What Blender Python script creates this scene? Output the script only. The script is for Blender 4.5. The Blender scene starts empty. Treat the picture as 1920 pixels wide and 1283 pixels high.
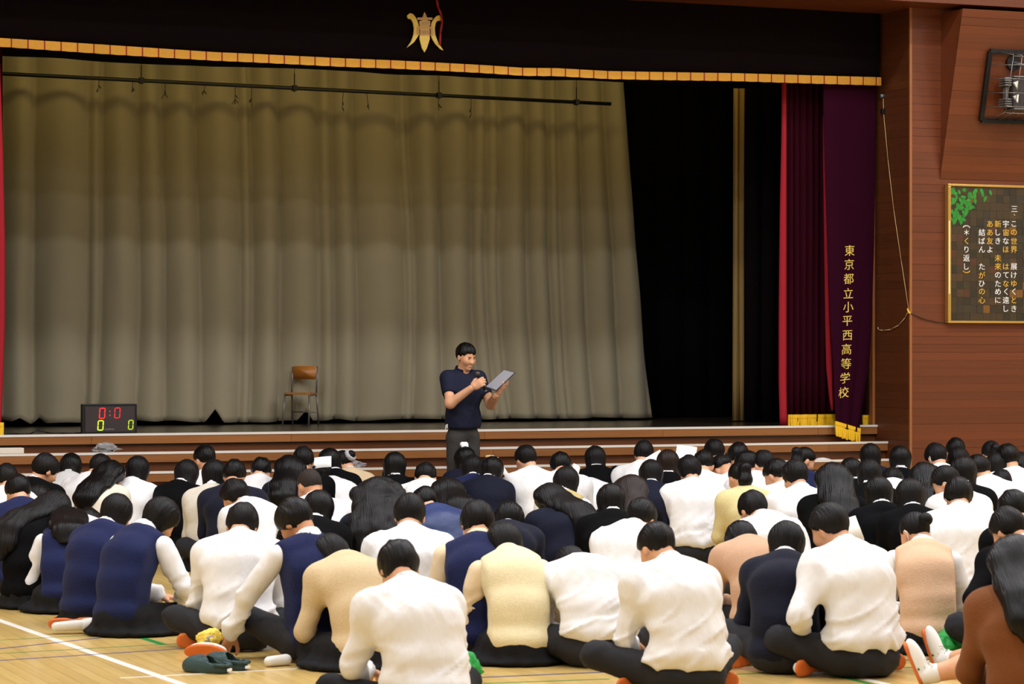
import bpy, bmesh, math, random
import numpy as np
from mathutils import Vector, Matrix
random.seed(7)
RNG = np.random.default_rng(11)
S = bpy.context.scene
COL = S.collection
# ------------------------------------------------------------------ camera, light, exposure
F = 5000.0                      # focal length in pixels of the 1920 px wide frame
HOR = 661.0                     # horizon row
CAMZ = 1.6
TH = math.radians(22.1)         # camera turned to the right of the stage normal (+Y)
SN, CS = math.sin(TH), math.cos(TH)
cd = bpy.data.cameras.new('camera'); cam = bpy.data.objects.new('camera', cd); COL.objects.link(cam)
cd.sensor_width = 36; cd.lens = 36 * F / 1920
cd.shift_y = (HOR - 641.5) / 1920
cam.location = (0, 0, CAMZ); cam.rotation_euler = (math.pi / 2, 0, -TH)
cd.clip_end = 200
cd.dof.use_dof = True; cd.dof.focus_distance = 22.5; cd.dof.aperture_fstop = 8.0
S.camera = cam
S.view_settings.view_transform = 'Standard'; S.view_settings.look = 'None'
S.view_settings.gamma = 1; S.view_settings.use_curve_mapping = False
S.view_settings.exposure = 0.0
w = bpy.data.worlds.new('world'); S.world = w; w.use_nodes = True
w.node_tree.nodes['Background'].inputs[0].default_value = (1.0, 0.95, 0.88, 1)
w.node_tree.nodes['Background'].inputs[1].default_value = 0.02
LAMP_POWER = 172.0
def lamp(x, y, z, p):
    l = bpy.data.lights.new('ceiling_lamp', 'AREA'); l.shape = 'DISK'; l.size = 0.7
    l.energy = p; l.color = (0.93, 0.965, 1.05)
    o = bpy.data.objects.new('ceiling_lamp', l); COL.objects.link(o); o.location = (x, y, z)
for ly, k in ((3.0, 0.5), (6.6, 0.6), (10.2, 0.75), (13.8, 1.0), (17.2, 1.15)):
    for lx in (-0.5, 3.9, 8.3, 12.7, 17.1):
        lamp(lx, ly, 8.7, LAMP_POWER * k)
bl = bpy.data.lights.new('curtain_fill_light', 'AREA'); bl.shape = 'RECTANGLE'; bl.size = 9.5; bl.size_y = 0.25; bl.energy = 30; bl.color = (1.0, 0.76, 0.26)  # unseen warm fill strip, added to brighten the upper backdrop
blo = bpy.data.objects.new('curtain_fill_light', bl); COL.objects.link(blo); blo.location = (8.3, 24.12, 4.75); blo.rotation_euler = (math.radians(62), 0, 0)

# ------------------------------------------------------------------ helpers
def lin(c):
    return tuple(((v / 255) / 12.92 if v / 255 <= 0.04045 else ((v / 255 + 0.055) / 1.055) ** 2.4) for v in c) + (1,)
def mat(name, rgb, rough=0.6, var=0.0, vscale=(6, 6, 6), bump=0.0, bscale=(40, 40, 40), spec=0.4, metal=0.0, sheen=0.0, emit=0.0, rnd=0.0, alpha=1.0, detail=3, trans=0.0, coat=0.0):
    m = bpy.data.materials.new(name); m.use_nodes = True
    nt = m.node_tree; N = nt.nodes; L = nt.links; b = N['Principled BSDF']
    c = lin(rgb)
    b.inputs['Base Color'].default_value = c
    b.inputs['Roughness'].default_value = rough; b.inputs['Metallic'].default_value = metal
    b.inputs['Specular IOR Level'].default_value = spec
    if coat: b.inputs['Coat Weight'].default_value = coat; b.inputs['Coat Roughness'].default_value = 0.25
    if sheen: b.inputs['Sheen Weight'].default_value = sheen; b.inputs['Sheen Roughness'].default_value = 0.5
    if emit:
        b.inputs['Emission Color'].default_value = c; b.inputs['Emission Strength'].default_value = emit
    if trans: b.inputs['Transmission Weight'].default_value = trans
    if alpha < 1: b.inputs['Alpha'].default_value = alpha
    tc = N.new('ShaderNodeTexCoord')
    if var or rnd:
        mx = N.new('ShaderNodeMix'); mx.data_type = 'RGBA'; mx.blend_type = 'MIX'
        mx.inputs[6].default_value = tuple(v * (1 - var - rnd) for v in c[:3]) + (1,)
        mx.inputs[7].default_value = tuple(min(1, v * (1 + var + rnd)) for v in c[:3]) + (1,)
        mp = N.new('ShaderNodeMapping'); mp.inputs['Scale'].default_value = vscale
        nz = N.new('ShaderNodeTexNoise'); nz.inputs['Scale'].default_value = 1; nz.inputs['Detail'].default_value = detail
        L.new(tc.outputs['Object'], mp.inputs['Vector']); L.new(mp.outputs[0], nz.inputs['Vector'])
        oi = N.new('ShaderNodeObjectInfo')
        ma = N.new('ShaderNodeMath'); ma.operation = 'MULTIPLY_ADD'; ma.inputs[1].default_value = var / (var + rnd); 
        mb = N.new('ShaderNodeMath'); mb.operation = 'MULTIPLY'; mb.inputs[1].default_value = rnd / (var + rnd)
        L.new(oi.outputs['Random'], mb.inputs[0])
        L.new(nz.outputs[0], ma.inputs[0]); L.new(mb.outputs[0], ma.inputs[2])
        L.new(ma.outputs[0], mx.inputs[0]); L.new(mx.outputs[2], b.inputs['Base Color'])
    if bump:
        mp = N.new('ShaderNodeMapping'); mp.inputs['Scale'].default_value = bscale
        nz = N.new('ShaderNodeTexNoise'); nz.inputs['Scale'].default_value = 1; nz.inputs['Detail'].default_value = 2
        bp = N.new('ShaderNodeBump'); bp.inputs['Strength'].default_value = min(1, bump); bp.inputs['Distance'].default_value = 0.02
        L.new(tc.outputs['Object'], mp.inputs['Vector']); L.new(mp.outputs[0], nz.inputs['Vector'])
        L.new(nz.outputs[0], bp.inputs['Height']); L.new(bp.outputs[0], b.inputs['Normal'])
    return m
def obj(name, verts, faces, m=None, parent=None, smooth=False, loc=None):
    me = bpy.data.meshes.new(name); me.from_pydata([tuple(v) for v in verts], [], [tuple(f) for f in faces]); me.update()
    return link(name, me, m, parent, smooth, loc)
def link(name, me, m=None, parent=None, smooth=False, loc=None):
    o = bpy.data.objects.new(name, me); COL.objects.link(o)
    if m: me.materials.append(m)
    if smooth: me.polygons.foreach_set('use_smooth', np.ones(len(me.polygons), bool))
    if parent: o.parent = parent
    if loc: o.location = loc
    return o
def tag(o, label=None, cat=None, group=None, kind=None):
    if label: o['label'] = label
    if cat: o['category'] = cat
    if group: o['group'] = group
    if kind: o['kind'] = kind
    return o
def empty(name, loc=(0, 0, 0), rz=0.0):
    o = bpy.data.objects.new(name, None); COL.objects.link(o); o.location = loc; o.rotation_euler = (0, 0, rz); o.empty_display_size = 0.1
    return o
BF = [(0, 3, 2, 1), (4, 5, 6, 7), (0, 1, 5, 4), (1, 2, 6, 5), (2, 3, 7, 6), (3, 0, 4, 7)]
class MB:
    def __init__(s): s.v = []; s.f = []
    def add(s, v, f):
        n = len(s.v); s.v += [tuple(p) for p in v]; s.f += [tuple(i + n for i in q) for q in f]; return s
    def box(s, x0, x1, y0, y1, z0, z1):
        return s.add([(x0, y0, z0), (x1, y0, z0), (x1, y1, z0), (x0, y1, z0), (x0, y0, z1), (x1, y0, z1), (x1, y1, z1), (x0, y1, z1)], BF)
    def bar(s, a, b, r, n=8, r2=None):
        a = Vector(a); b = Vector(b); d = (b - a).normalized()
        u = d.orthogonal().normalized(); w_ = d.cross(u); r2 = r if r2 is None else r2
        vs = [];  fs = []
        for k in range(n):
            t = 2 * math.pi * k / n; e = u * math.cos(t) + w_ * math.sin(t)
            vs += [a + e * r, b + e * r2]
        for k in range(n):
            j = (k + 1) % n; fs.append((2 * k, 2 * j, 2 * j + 1, 2 * k + 1))
        fs += [tuple(2 * k for k in reversed(range(n))), tuple(2 * k + 1 for k in range(n))]
        return s.add(vs, fs)
    def tube(s, pts, r, n=8):
        for a, b in zip(pts[:-1], pts[1:]): s.bar(a, b, r, n)
        return s
    def prism(s, poly, y0, y1):          # polygon in x,z extruded along y
        n = len(poly); vs = [(x, y0, z) for x, z in poly] + [(x, y1, z) for x, z in poly]
        fs = [tuple(range(n)), tuple(reversed(range(n, 2 * n)))] + [(i, i + n, (i + 1) % n + n, (i + 1) % n) for i in range(n)]
        return s.add(vs, fs)
    def build(s, name, m=None, parent=None, smooth=False, bevel=0.0, loc=None):
        o = obj(name, s.v, s.f, m, parent, smooth, loc)
        if bevel:
            b = o.modifiers.new('bevel', 'BEVEL'); b.width = bevel; b.segments = 2; b.limit_method = 'ANGLE'
        return o
def at(px, py, Y):               # point of the photograph on the plane Y = const
    r = (px - 960) / F; Z = Y / (CS - r * SN)
    return Vector((Z * (r * CS + SN), Y, CAMZ - (py - HOR) / F * Z))
def on_floor(px, py, z=0.0):
    s = (py - HOR) / (CAMZ - z); Z = F / s; r = (px - 960) / F
    return Vector((Z * (r * CS + SN), Z * (CS - r * SN), z))

# ------------------------------------------------------------------ setting
YS, ZS = 22.7, 0.89              # stage edge, stage height
YW = 22.08                       # front wall plane
XJ = 13.06; XL = 3.58            # jambs of the stage opening
ZH = 4.88                        # underside of the header
YH = 21.67                       # face of the header
M = {}
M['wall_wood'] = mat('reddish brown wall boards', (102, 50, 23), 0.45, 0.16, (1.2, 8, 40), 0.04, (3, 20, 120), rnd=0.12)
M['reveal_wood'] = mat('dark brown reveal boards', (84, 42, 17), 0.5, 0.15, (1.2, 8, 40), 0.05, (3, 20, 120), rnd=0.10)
M['step_wood'] = mat('worn brown step wood', (134, 86, 44), 0.4, 0.30, (1.5, 8, 22), 0.05, (3, 20, 90), rnd=0.10)
M['riser_wood'] = mat('shaded brown riser wood', (100, 58, 28), 0.4, 0.22, (1.5, 8, 18), 0.05, (3, 20, 90), rnd=0.08)  # shadow below the tread lip is put into this darker brown
M['metal_strip'] = mat('pale aluminium nosing', (224, 220, 212), 0.4, metal=0.2)
M['stage_floor'] = mat('dark polished stage boards', (46, 38, 30), 0.22, 0.2, (1, 12, 1))
M['beige'] = mat('beige painted ceiling', (214, 190, 160), 0.8)
M['plaster'] = mat('warm beige plaster', (208, 198, 178), 0.85)
M['black'] = mat('black plastic', (16, 16, 17), 0.4)
M['black_cloth'] = mat('black stage cloth', (12, 10, 12), 0.95, spec=0.1)

def floor_material():
    m = bpy.data.materials.new('varnished gym floor'); m.use_nodes = True
    nt = m.node_tree; N = nt.nodes; L = nt.links; b = N['Principled BSDF']
    tc = N.new('ShaderNodeTexCoord')
    mp = N.new('ShaderNodeMapping'); mp.inputs['Rotation'].default_value = (0, 0, math.pi / 2); L.new(tc.outputs['Object'], mp.inputs[0])
    br = N.new('ShaderNodeTexBrick'); br.inputs['Scale'].default_value = 1.0; br.inputs['Brick Width'].default_value = 1.6
    br.inputs['Row Height'].default_value = 0.075; br.inputs['Mortar Size'].default_value = 0.0012; br.offset = 0.37
    br.inputs['Color1'].default_value = lin((230, 196, 120)); br.inputs['Color2'].default_value = lin((218, 182, 106)); br.inputs['Mortar'].default_value = lin((150, 108, 62))
    L.new(mp.outputs[0], br.inputs['Vector'])
    nz = N.new('ShaderNodeTexNoise'); nz.inputs['Scale'].default_value = 1; nz.inputs['Detail'].default_value = 5
    m2 = N.new('ShaderNodeMapping'); m2.inputs['Scale'].default_value = (22, 1.4, 1); L.new(tc.outputs['Object'], m2.inputs[0]); L.new(m2.outputs[0], nz.inputs['Vector'])
    mx = N.new('ShaderNodeMix'); mx.data_type = 'RGBA'; mx.blend_type = 'MULTIPLY'; mx.inputs[0].default_value = 0.35
    L.new(br.outputs[0], mx.inputs[6]); L.new(nz.outputs[0], mx.inputs[7]); L.new(mx.outputs[2], b.inputs['Base Color'])
    b.inputs['Roughness'].default_value = 0.28; b.inputs['Specular IOR Level'].default_value = 0.5
    b.inputs['Coat Weight'].default_value = 0.3; b.inputs['Coat Roughness'].default_value = 0.2
    n3 = N.new('ShaderNodeTexNoise'); n3.inputs['Scale'].default_value = 9
    bp = N.new('ShaderNodeBump'); bp.inputs['Strength'].default_value = 0.06; bp.inputs['Distance'].default_value = 0.02
    L.new(tc.outputs['Object'], n3.inputs['Vector']); L.new(n3.outputs[0], bp.inputs['Height']); L.new(bp.outputs[0], b.inputs['Normal'])
    return m
GX0, GX1, GY0 = -3.0, 19.6, -4.0
fl = MB().box(GX0, GX1, GY0, YW + 0.6, -0.1, 0.0).build('floor', floor_material()); tag(fl, kind='structure')
# court lines: paint on the floor (flat print, 0.6 mm proud)
def floor_line(p, q, wd, m, k):
    a = on_floor(*p); b = on_floor(*q); d = (b - a).normalized(); n = Vector((-d.y, d.x, 0)) * wd / 2; h = Vector((0, 0, 0.0006 + 0.0001 * k)); lo = Vector((0, 0, -0.001))
    vs = [a - n + lo, b - n + lo, b + n + lo, a + n + lo, a - n + h, b - n + h, b + n + h, a + n + h]
    return obj('court_line', vs, BF, m, fl)
M['line_white'] = mat('white court paint', (226, 222, 212), 0.35)
M['line_green'] = mat('green court paint', (34, 128, 58), 0.35)
M['line_blue'] = mat('blue court paint', (30, 48, 124), 0.35)
def ext(p, q, t0, t1):
    return (p[0] + (q[0] - p[0]) * t0, p[1] + (q[1] - p[1]) * t0), (p[0] + (q[0] - p[0]) * t1, p[1] + (q[1] - p[1]) * t1)
LN = [((0, 1164), (340, 1283), -0.35, 1.5, 0.05, 'line_white'), ((1362, 1212), (1660, 1283), -0.3, 1.6, 0.05, 'line_white'),
      ((0, 1239), (357, 1216), -0.2, 1.3, 0.02, 'line_blue'), ((0, 1217), (210, 1194), -0.2, 1.2, 0.02, 'line_blue'),
      ((0, 1201), (200, 1190), -0.2, 1.3, 0.012, 'line_green'), ((0, 1226), (357, 1206), -0.2, 1.2, 0.012, 'line_green'),
      ((0, 1114), (122, 1155), -0.2, 1.0, 0.03, 'line_green'), ((252, 1192), (302, 1208), -0.8, 1.1, 0.045, 'line_green'),
      ((225, 1272), (640, 1250), 0.0, 1.0, 0.02, 'line_white'), ((880, 1232), (985, 1229), -0.5, 1.2, 0.02, 'line_white'),
      ((900, 1271), (1109, 1262), -0.4, 1.3, 0.02, 'line_blue'), ((940, 1281), (1109, 1275), -0.2, 1.2, 0.014, 'line_green'),
      ((1356, 1251), (1490, 1246), -0.4, 3.2, 0.02, 'line_blue'), ((1356, 1266), (1560, 1258), -0.4, 2.4, 0.016, 'line_green'),
      ((1548, 1263), (1660, 1290), 0.0, 1.6, 0.03, 'line_green'), ((330, 1080), (372, 1091), -0.1, 1.8, 0.045, 'line_blue'), ((1356, 1214), (1460, 1211), -0.2, 1.6, 0.02, 'line_white')]
for k, (p, q, t0, t1, wd, mm) in enumerate(LN):
    p2, q2 = ext(p, q, t0, t1); floor_line(p2, q2, wd, M[mm], k)

# front wall right of the stage: backing with single boards
def boards(parent, n, h, fn, m, name='wall_board'):
    for k in range(n):
        z0 = k * h; g = random.choice((0.0004, 0.0006, 0.0008, 0.0022)); v = fn(z0 + 0.0003, z0 + h - g, random.uniform(0, 0.0012))
        obj(name, v, BF, m, parent)
XR = 16.2
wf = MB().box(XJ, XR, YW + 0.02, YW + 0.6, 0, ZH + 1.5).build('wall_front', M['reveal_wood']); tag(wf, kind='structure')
BH = 0.0763
def fb(z0, z1, r):
    return [(XJ, YW - r, z0), (XR, YW - r, z0), (XR, YW + 0.022, z0), (XJ, YW + 0.022, z0), (XJ, YW - r, z1), (XR, YW - r, z1), (XR, YW + 0.022, z1), (XJ, YW + 0.022, z1)]
boards(wf, 64, BH, fb, M['wall_wood'])
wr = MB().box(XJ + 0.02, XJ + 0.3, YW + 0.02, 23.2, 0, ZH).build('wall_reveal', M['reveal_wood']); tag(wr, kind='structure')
def rb(z0, z1, r):
    a, b_ = XJ - 0.004 - r, XJ + 0.021
    return [(a, YW + 0.012, z0), (b_, YW + 0.012, z0), (b_, YS + 0.05, z0), (a, YS + 0.05, z0), (a, YW + 0.012, z1), (b_, YW + 0.012, z1), (b_, YS + 0.05, z1), (a, YS + 0.05, z1)]
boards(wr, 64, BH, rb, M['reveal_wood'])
M['edge_wood'] = mat('lighter worn edge wood', (150, 92, 48), 0.5, 0.2, (4, 4, 2))
t = MB().box(XJ - 0.012, XJ + 0.012, YW - 0.004, YW + 0.012, 0, ZH).build('trim_1', M['edge_wood']); tag(t, kind='structure')
t = MB().box(XJ - 0.03, XJ + 0.02, YS + 0.05, YS + 0.12, ZS, ZH).build('trim_2', M['edge_wood']); tag(t, kind='structure')
# leaning bulkhead on the wall (its top stands 0.41 m out)
zb0, zb1, xb = 3.26, 4.84, 13.38
bk = MB().add([(xb + 0.01, YW - 0.01, zb0 + 0.02), (XR, YW - 0.01, zb0 + 0.02), (XR, YW + 0.01, zb0), (xb + 0.01, YW + 0.01, zb0), (xb + 0.01, YW - 0.40, zb1), (XR, YW - 0.40, zb1), (XR, YW + 0.01, zb1), (xb + 0.01, YW + 0.01, zb1)], BF).build('wall_bulkhead', M['wall_wood']); tag(bk, kind='structure')
def wb(z0, z1, r):
    f = lambda z: YW - 0.006 - 0.405 * z / (zb1 - zb0) - r
    z0b, z1b = z0, z1
    return [(xb, f(z0b), zb0 + z0), (XR, f(z0b), zb0 + z0), (XR, f(z0b) + 0.03, zb0 + z0), (xb, f(z0b) + 0.03, zb0 + z0), (xb, f(z1b), zb0 + z1), (XR, f(z1b), zb0 + z1), (XR, f(z1b) + 0.03, zb0 + z1), (xb, f(z1b) + 0.03, zb0 + z1)]
boards(bk, 21, (zb1 - zb0) / 21, wb, M['wall_wood'])
# header beam over the stage opening
hb = MB().box(-1.0, 14.35, YH, YS + 0.12, ZH, ZH + 1.2).build('trim_3', M['wall_wood']); tag(hb, kind='structure')
hc = MB().box(14.36, XR, YH - 0.5, YW, ZH + 0.10, ZH + 0.2).build('ceiling_soffit', M['beige']); tag(hc, kind='structure')
# the rest of the hall shell
hw = MB().box(GX0, XL, YW, YW + 0.3, 0, 9.2).box(XL, XR, YW + 0.05, YW + 0.3, ZH + 1.2, 9.2).box(XR, GX1, YW, YW + 0.3, 0, 9.2).build('wall_front_far', M['wall_wood']); tag(hw, kind='structure')
for nm, bx in (('wall_left', (GX0 - 0.2, GX0, GY0, YW + 0.3)), ('wall_right', (GX1, GX1 + 0.2, GY0, YW + 0.3)), ('wall_back', (GX0, GX1, GY0 - 0.2, GY0))):
    tag(MB().box(bx[0], bx[1], bx[2], bx[3], 0, 9.2).build(nm, M['plaster']), kind='structure')
tag(MB().box(GX0 - 0.2, GX1 + 0.2, GY0 - 0.2, YW + 0.3, 9.2, 9.4).build('ceiling', M['plaster']), kind='structure')
# stage house
sh = MB().box(XL - 1.5, XL - 1.3, YS, 27.5, 0, 6.5).box(XJ + 1.3, XJ + 1.5, YS + 0.3, 27.5, 0, 6.5).box(XL - 1.5, XJ + 1.5, 27.5, 27.7, 0, 6.5).box(XL - 1.5, XJ + 1.5, YS + 0.12, 27.7, 6.5, 6.7).build('wall_stage', M['black_cloth']); tag(sh, kind='structure')
# stage and steps
st = MB().box(XL - 1.4, XJ + 1.4, YS + 0.03, 27.5, ZS - 0.1, ZS - 0.002).box(XL, XJ, YS + 0.05, 23.0, 0, ZS - 0.1).build('floor_stage', M['stage_floor']); tag(st, kind='structure')
stp = empty('trim_steps'); tag(stp, kind='structure')
zn = [0.89, 0.735, 0.575, 0.42, 0.265, 0.11]
for k, z in enumerate(zn):
    y = YS - 0.2 * k
    X0, X1 = XL, XJ - 0.006
    if k == 0: 
        MB().box(X0, X1, y, y + 0.10, z - 0.004, z + 0.001).build('step_tread', M['stage_floor'], stp)
    else:
        MB().box(X0, X1, y, y + 0.25, z - 0.08, z).build('step_tread', M['step_wood'], stp)
    MB().box(X0, X1, y + 0.045, y + 0.1, z - 0.16, z - 0.078).build('riser', M['riser_wood'], stp)
    MB().box(X0, X1, y - 0.006, y + 0.035, z - 0.002, z + 0.006).box(X0, X1, y - 0.007, y - 0.003, z - 0.014, z + 0.006).build('step_nosing', M['metal_strip'], stp)
    xs = [X0, 5.3, 7.1, 8.95, 10.75, 12.4, X1]
    for a, b_ in zip(xs[:-1], xs[1:]):
        MB().box(a, b_ - 0.003, y - 0.004 + random.uniform(0, 0.002), y + 0.05, z - 0.083, z - 0.004).build('lip_board', M['step_wood'], stp)
# ------------------------------------------------------------------ cloth on the stage
M['beige_cloth'] = mat('olive beige stage curtain', (141, 132, 108), 0.9, 0.06, (3, 3, 3), 0.05, (160, 160, 160), spec=0.15, sheen=0.1)
M['beige_leg'] = mat('brownish beige cloth', (150, 122, 72), 0.9, spec=0.15)
M['velvet'] = mat('dark burgundy velvet', (44, 6, 18), 0.9, 0.15, (5, 5, 2), spec=0.04)
M['velvet_panel'] = mat('plum burgundy velvet', (42, 6, 24), 0.9, 0.12, (5, 5, 2), spec=0.04)
M['velvet_dark'] = mat('black burgundy velvet', (13, 6, 8), 0.95, spec=0.08)
M['red_lining'] = mat('red curtain lining', (150, 30, 40), 0.8, spec=0.15)
M['gold_band'] = mat('gold trim', (216, 158, 48), 0.6, 0.1, (40, 40, 40), 0.1, (200, 200, 200), rnd=0.05)
M['gold_fringe'] = mat('bright gold fringe', (236, 186, 30), 0.55, 0.12, (60, 60, 6))
M['gold_thread'] = mat('gold embroidery', (226, 196, 96), 0.5, 0.1, (90, 90, 90))
M['pink_gold'] = mat('dull pink gold embroidery', (196, 158, 116), 0.5)
M['dark_red_cord'] = mat('red cord', (150, 24, 18), 0.7)

def vnoise(P, seed=0):           # smooth value noise in numpy, -1..1
    P = np.asarray(P, np.float32); i = np.floor(P).astype(np.int64); f = P - i; f = f * f * (3 - 2 * f)
    def h(a):
        n = (a[:, 0] * 73856093) ^ (a[:, 1] * 19349663) ^ (a[:, 2] * 83492791) ^ (seed * 2654435 + 977)
        n = (n ^ (n >> 13)) * 1274126177; n = n ^ (n >> 16)
        return ((n & 0xffff).astype(np.float32) / 32767.5) - 1
    r = 0
    for dx in (0, 1):
        for dy in (0, 1):
            for dz in (0, 1):
                wgt = (f[:, 0] if dx else 1 - f[:, 0]) * (f[:, 1] if dy else 1 - f[:, 1]) * (f[:, 2] if dz else 1 - f[:, 2])
                r = r + wgt * h(i + np.array([dx, dy, dz]))
    return r
def sheet(name, fn, nu, nv, m, parent=None, thick=0.006):
    """cloth: fn(u, v) -> x, y, z arrays"""
    u, v = np.meshgrid(np.linspace(0, 1, nu), np.linspace(0, 1, nv), indexing='ij')
    x, y, z = fn(u.ravel(), v.ravel())
    V = np.stack([np.broadcast_to(x, u.size), np.broadcast_to(y, u.size), np.broadcast_to(z, u.size)], 1)
    idx = np.arange(nu * nv).reshape(nu, nv)
    Fq = np.stack([idx[:-1, :-1], idx[1:, :-1], idx[1:, 1:], idx[:-1, 1:]], -1).reshape(-1, 4)
    o = obj(name, V, Fq, m, parent, True)
    so = o.modifiers.new('thickness', 'SOLIDIFY'); so.thickness = thick; so.offset = -1
    return o
def folds(t, creases, amp, pw=0.6):
    c = np.asarray(creases); k = np.clip(np.searchsorted(c, t) - 1, 0, len(c) - 2)
    q = np.clip((t - c[k]) / (c[k + 1] - c[k]), 0, 1)
    wdt = (c[k + 1] - c[k]); 
    return -amp * np.minimum(1, wdt / np.median(np.diff(c))) * np.sin(np.pi * q) ** pw
YB = 25.5
# backdrop
EDGE = [(163, 1172), (300, 1180), (470, 1190), (600, 1200), (700, 1212), (787, 1225)]
ez = [at(px, py, YB).z for py, px in EDGE]; ex = [at(px, py, YB).x for py, px in EDGE]
CR = [-200, -130, -60, 0, 62, 165, 190, 258, 300, 362, 440, 462, 515, 592, 620, 662, 745, 762, 815, 880, 908, 932, 984, 1025, 1045, 1085, 1132, 1176]
crx = [at(p, 400, YB).x for p in CR]
def beige(u, v):
    z = 0.905 + v * (4.75 - 0.905)
    xe = np.interp(z, ez[::-1], ex[::-1]); x_ref = crx[0] + u * (crx[-1] - crx[0])
    x = x_ref + (xe - crx[-1]) * u ** 5
    P = np.stack([x_ref * 1.3, z * 0.35, z * 0 + 3.3], 1)
    t = x_ref + 0.10 * vnoise(P, 3) * (4.75 - z) / 4
    y = YB + folds(t, crx, 0.15, 0.8) + 0.07 * vnoise(np.stack([x_ref * 0.9, z * 0.5, z * 0], 1), 5)
    y += 0.012 * vnoise(np.stack([x_ref * 6, z * 1.5, z * 0 + 9], 1), 6)
    lift = np.zeros_like(x)
    for px, wpx, hh in ((395, 16, 0.13), (565, 17, 0.10), (30, 22, 0.055), (70, 10, 0.06), (225, 60, 0.03), (630, 30, 0.02), (0, 40, 0.03), (320, 40, 0.012)):
        cx = at(px, 790, YB).x; lift = np.maximum(lift, hh * np.clip(1 - np.abs(x - cx) / (wpx / 188), 0, 1))
    lift += 0.012 * (1 + vnoise(np.stack([x * 3, z * 0, z * 0], 1), 8))
    z = z + lift * (1 - v) ** 12
    return x, y, z
cu = sheet('stage_curtain', beige, 420, 60, M['beige_cloth'])
tag(cu, 'wide olive beige curtain across the back of the stage', 'curtain')
# black cloth legs and border
def wavy(x0, x1, Y, z0, z1, amp, nper, seed, hem=0.0, slant=0.0):
    def fn(u, v):
        x = x0 + u * (x1 - x0) + slant * (1 - v); z = z0 + v * (z1 - z0)
        y = Y - amp * np.abs(np.sin(np.pi * nper * u + 0.7 * vnoise(np.stack([u * 5, z * 0.3, z * 0], 1), seed))) ** 0.8
        z = z + hem * vnoise(np.stack([x * 2.1, z * 0, z * 0 + seed], 1), seed) * (1 - v) ** 3
        return x, y, z
    return fn
o = sheet('black_leg_curtain', wavy(11.3, 13.9, 26.4, 0.895, 5.2, 0.06, 9, 2), 160, 6, M['black_cloth']); tag(o, 'black curtain hanging behind the right edge of the beige backdrop', 'curtain')
a = at(1374, 500, 24.5).x; b_ = at(1396, 500, 24.5).x
o = sheet('narrow_leg_curtain', wavy(a + 0.012, b_, 24.5, 0.90, 5.2, 0.02, 1.6, 4, 0, -0.015), 24, 10, M['beige_leg']); tag(o, 'narrow brownish beige strip of curtain between two black curtains', 'curtain')
a = at(1397, 500, 24.2).x
o = sheet('dark_leg_curtain', wavy(a, 13.9, 24.2, 0.895, 5.2, 0.05, 8, 7), 120, 6, M['velvet_dark']); tag(o, 'black burgundy curtain just left of the red curtain edge', 'curtain')
o = sheet('black_border_cloth', wavy(3.0, 13.9, 24.0, 4.262, 5.6, 0.03, 12, 9, 0.012), 260, 5, M['black_cloth']); tag(o, 'black cloth border showing below the gold trimmed valance', 'curtain')
o = sheet('black_leg_curtain', wavy(2.9, 4.1, 24.2, 0.895, 5.2, 0.06, 9, 12), 60, 5, M['black_cloth']); tag(o, 'black curtain at the left end of the stage behind the red curtain', 'curtain')

# valance with gold trim, emblem
YV = 22.58
VB = [(-30, 70, 86), (0, 72, 88), (200, 85, 102), (400, 98.5, 114), (480, 102, 117.5), (640, 110, 125.5), (740, 114, 129), (900, 122.5, 137), (980, 128, 142.5), (1040, 128.5, 143), (1140, 134, 148.5), (1220, 135.5, 150), (1380, 138, 152.5), (1520, 142, 157), (1645, 145.5, 160.5)]
vx = [at(p, 100, YV).x for p, _, _ in VB]; vt = [at(p, t_, YV).z for p, t_, _ in VB]; vb = [at(p, 0, YV).z * 0 + at(p, b2, YV).z for p, _, b2 in VB]
vx = [XL] + vx; vt = [vt[0]] + vt; vb = [vb[0]] + vb
def vf(u, v):
    x = XL + u * (XJ - 0.05 - XL); z0 = np.interp(x, vx, vt) - 0.01
    z = z0 + v * (5.0 - z0)
    y = YV + 0.012 * vnoise(np.stack([x * 2.2, z * 0.6, x * 0], 1), 4)
    return x, y, z
val = sheet('valance', vf, 200, 8, M['velvet_dark']); tag(val, 'black burgundy velvet valance with gold trim across the top of the stage', 'valance')
pitch = 0.142; n = int((XJ - 0.05 - XL) / pitch)
for k in range(n + 1):
    x0 = XL + k * pitch + 0.003; x1 = min(XJ - 0.05, x0 + pitch - 0.006)
    zt0, zt1 = np.interp([x0, x1], vx, vt); zb0_, zb1_ = np.interp([x0, x1], vx, vb); r = random.uniform(-0.002, 0.002)
    xm = (x0 + x1) / 2; zm = np.interp(xm, vx, vb) - 0.003; zq = np.interp(xm, vx, vt)
    y0, y1 = YV - 0.032, YV - 0.014
    vs = [(x0, y0, zb0_), (xm, y0 - 0.004, zm), (x1, y0, zb1_), (x1, y0, zt1), (xm, y0 - 0.004, zq), (x0, y0, zt0)]
    vs += [(x, y1, z) for x, _, z in vs]
    fs = [(0, 1, 4, 5), (1, 2, 3, 4), (6, 11, 10, 7), (7, 10, 9, 8)] + [(i, i + 6, (i + 1) % 6 + 6, (i + 1) % 6) for i in range(6)]
    obj('gold_trim_block', vs, fs, M['gold_band'], val)
mb = MB()
for k in range(1, n + 1):
    x0 = XL + k * pitch; z1, z0 = np.interp(x0, vx, vt), np.interp(x0, vx, vb)
    mb.box(x0 - 0.0048, x0 + 0.0048, YV - 0.036, YV - 0.013, z0, z1)
o = mb.build('trim_stitching', M['dark_red_cord'], val); o['kind'] = 'stuff'
em = empty('school_emblem', tuple(at(796, 60, YV - 0.02))); tag(em, 'gold embroidered crest of two horns and a leaf on the black valance', 'emblem')
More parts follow.
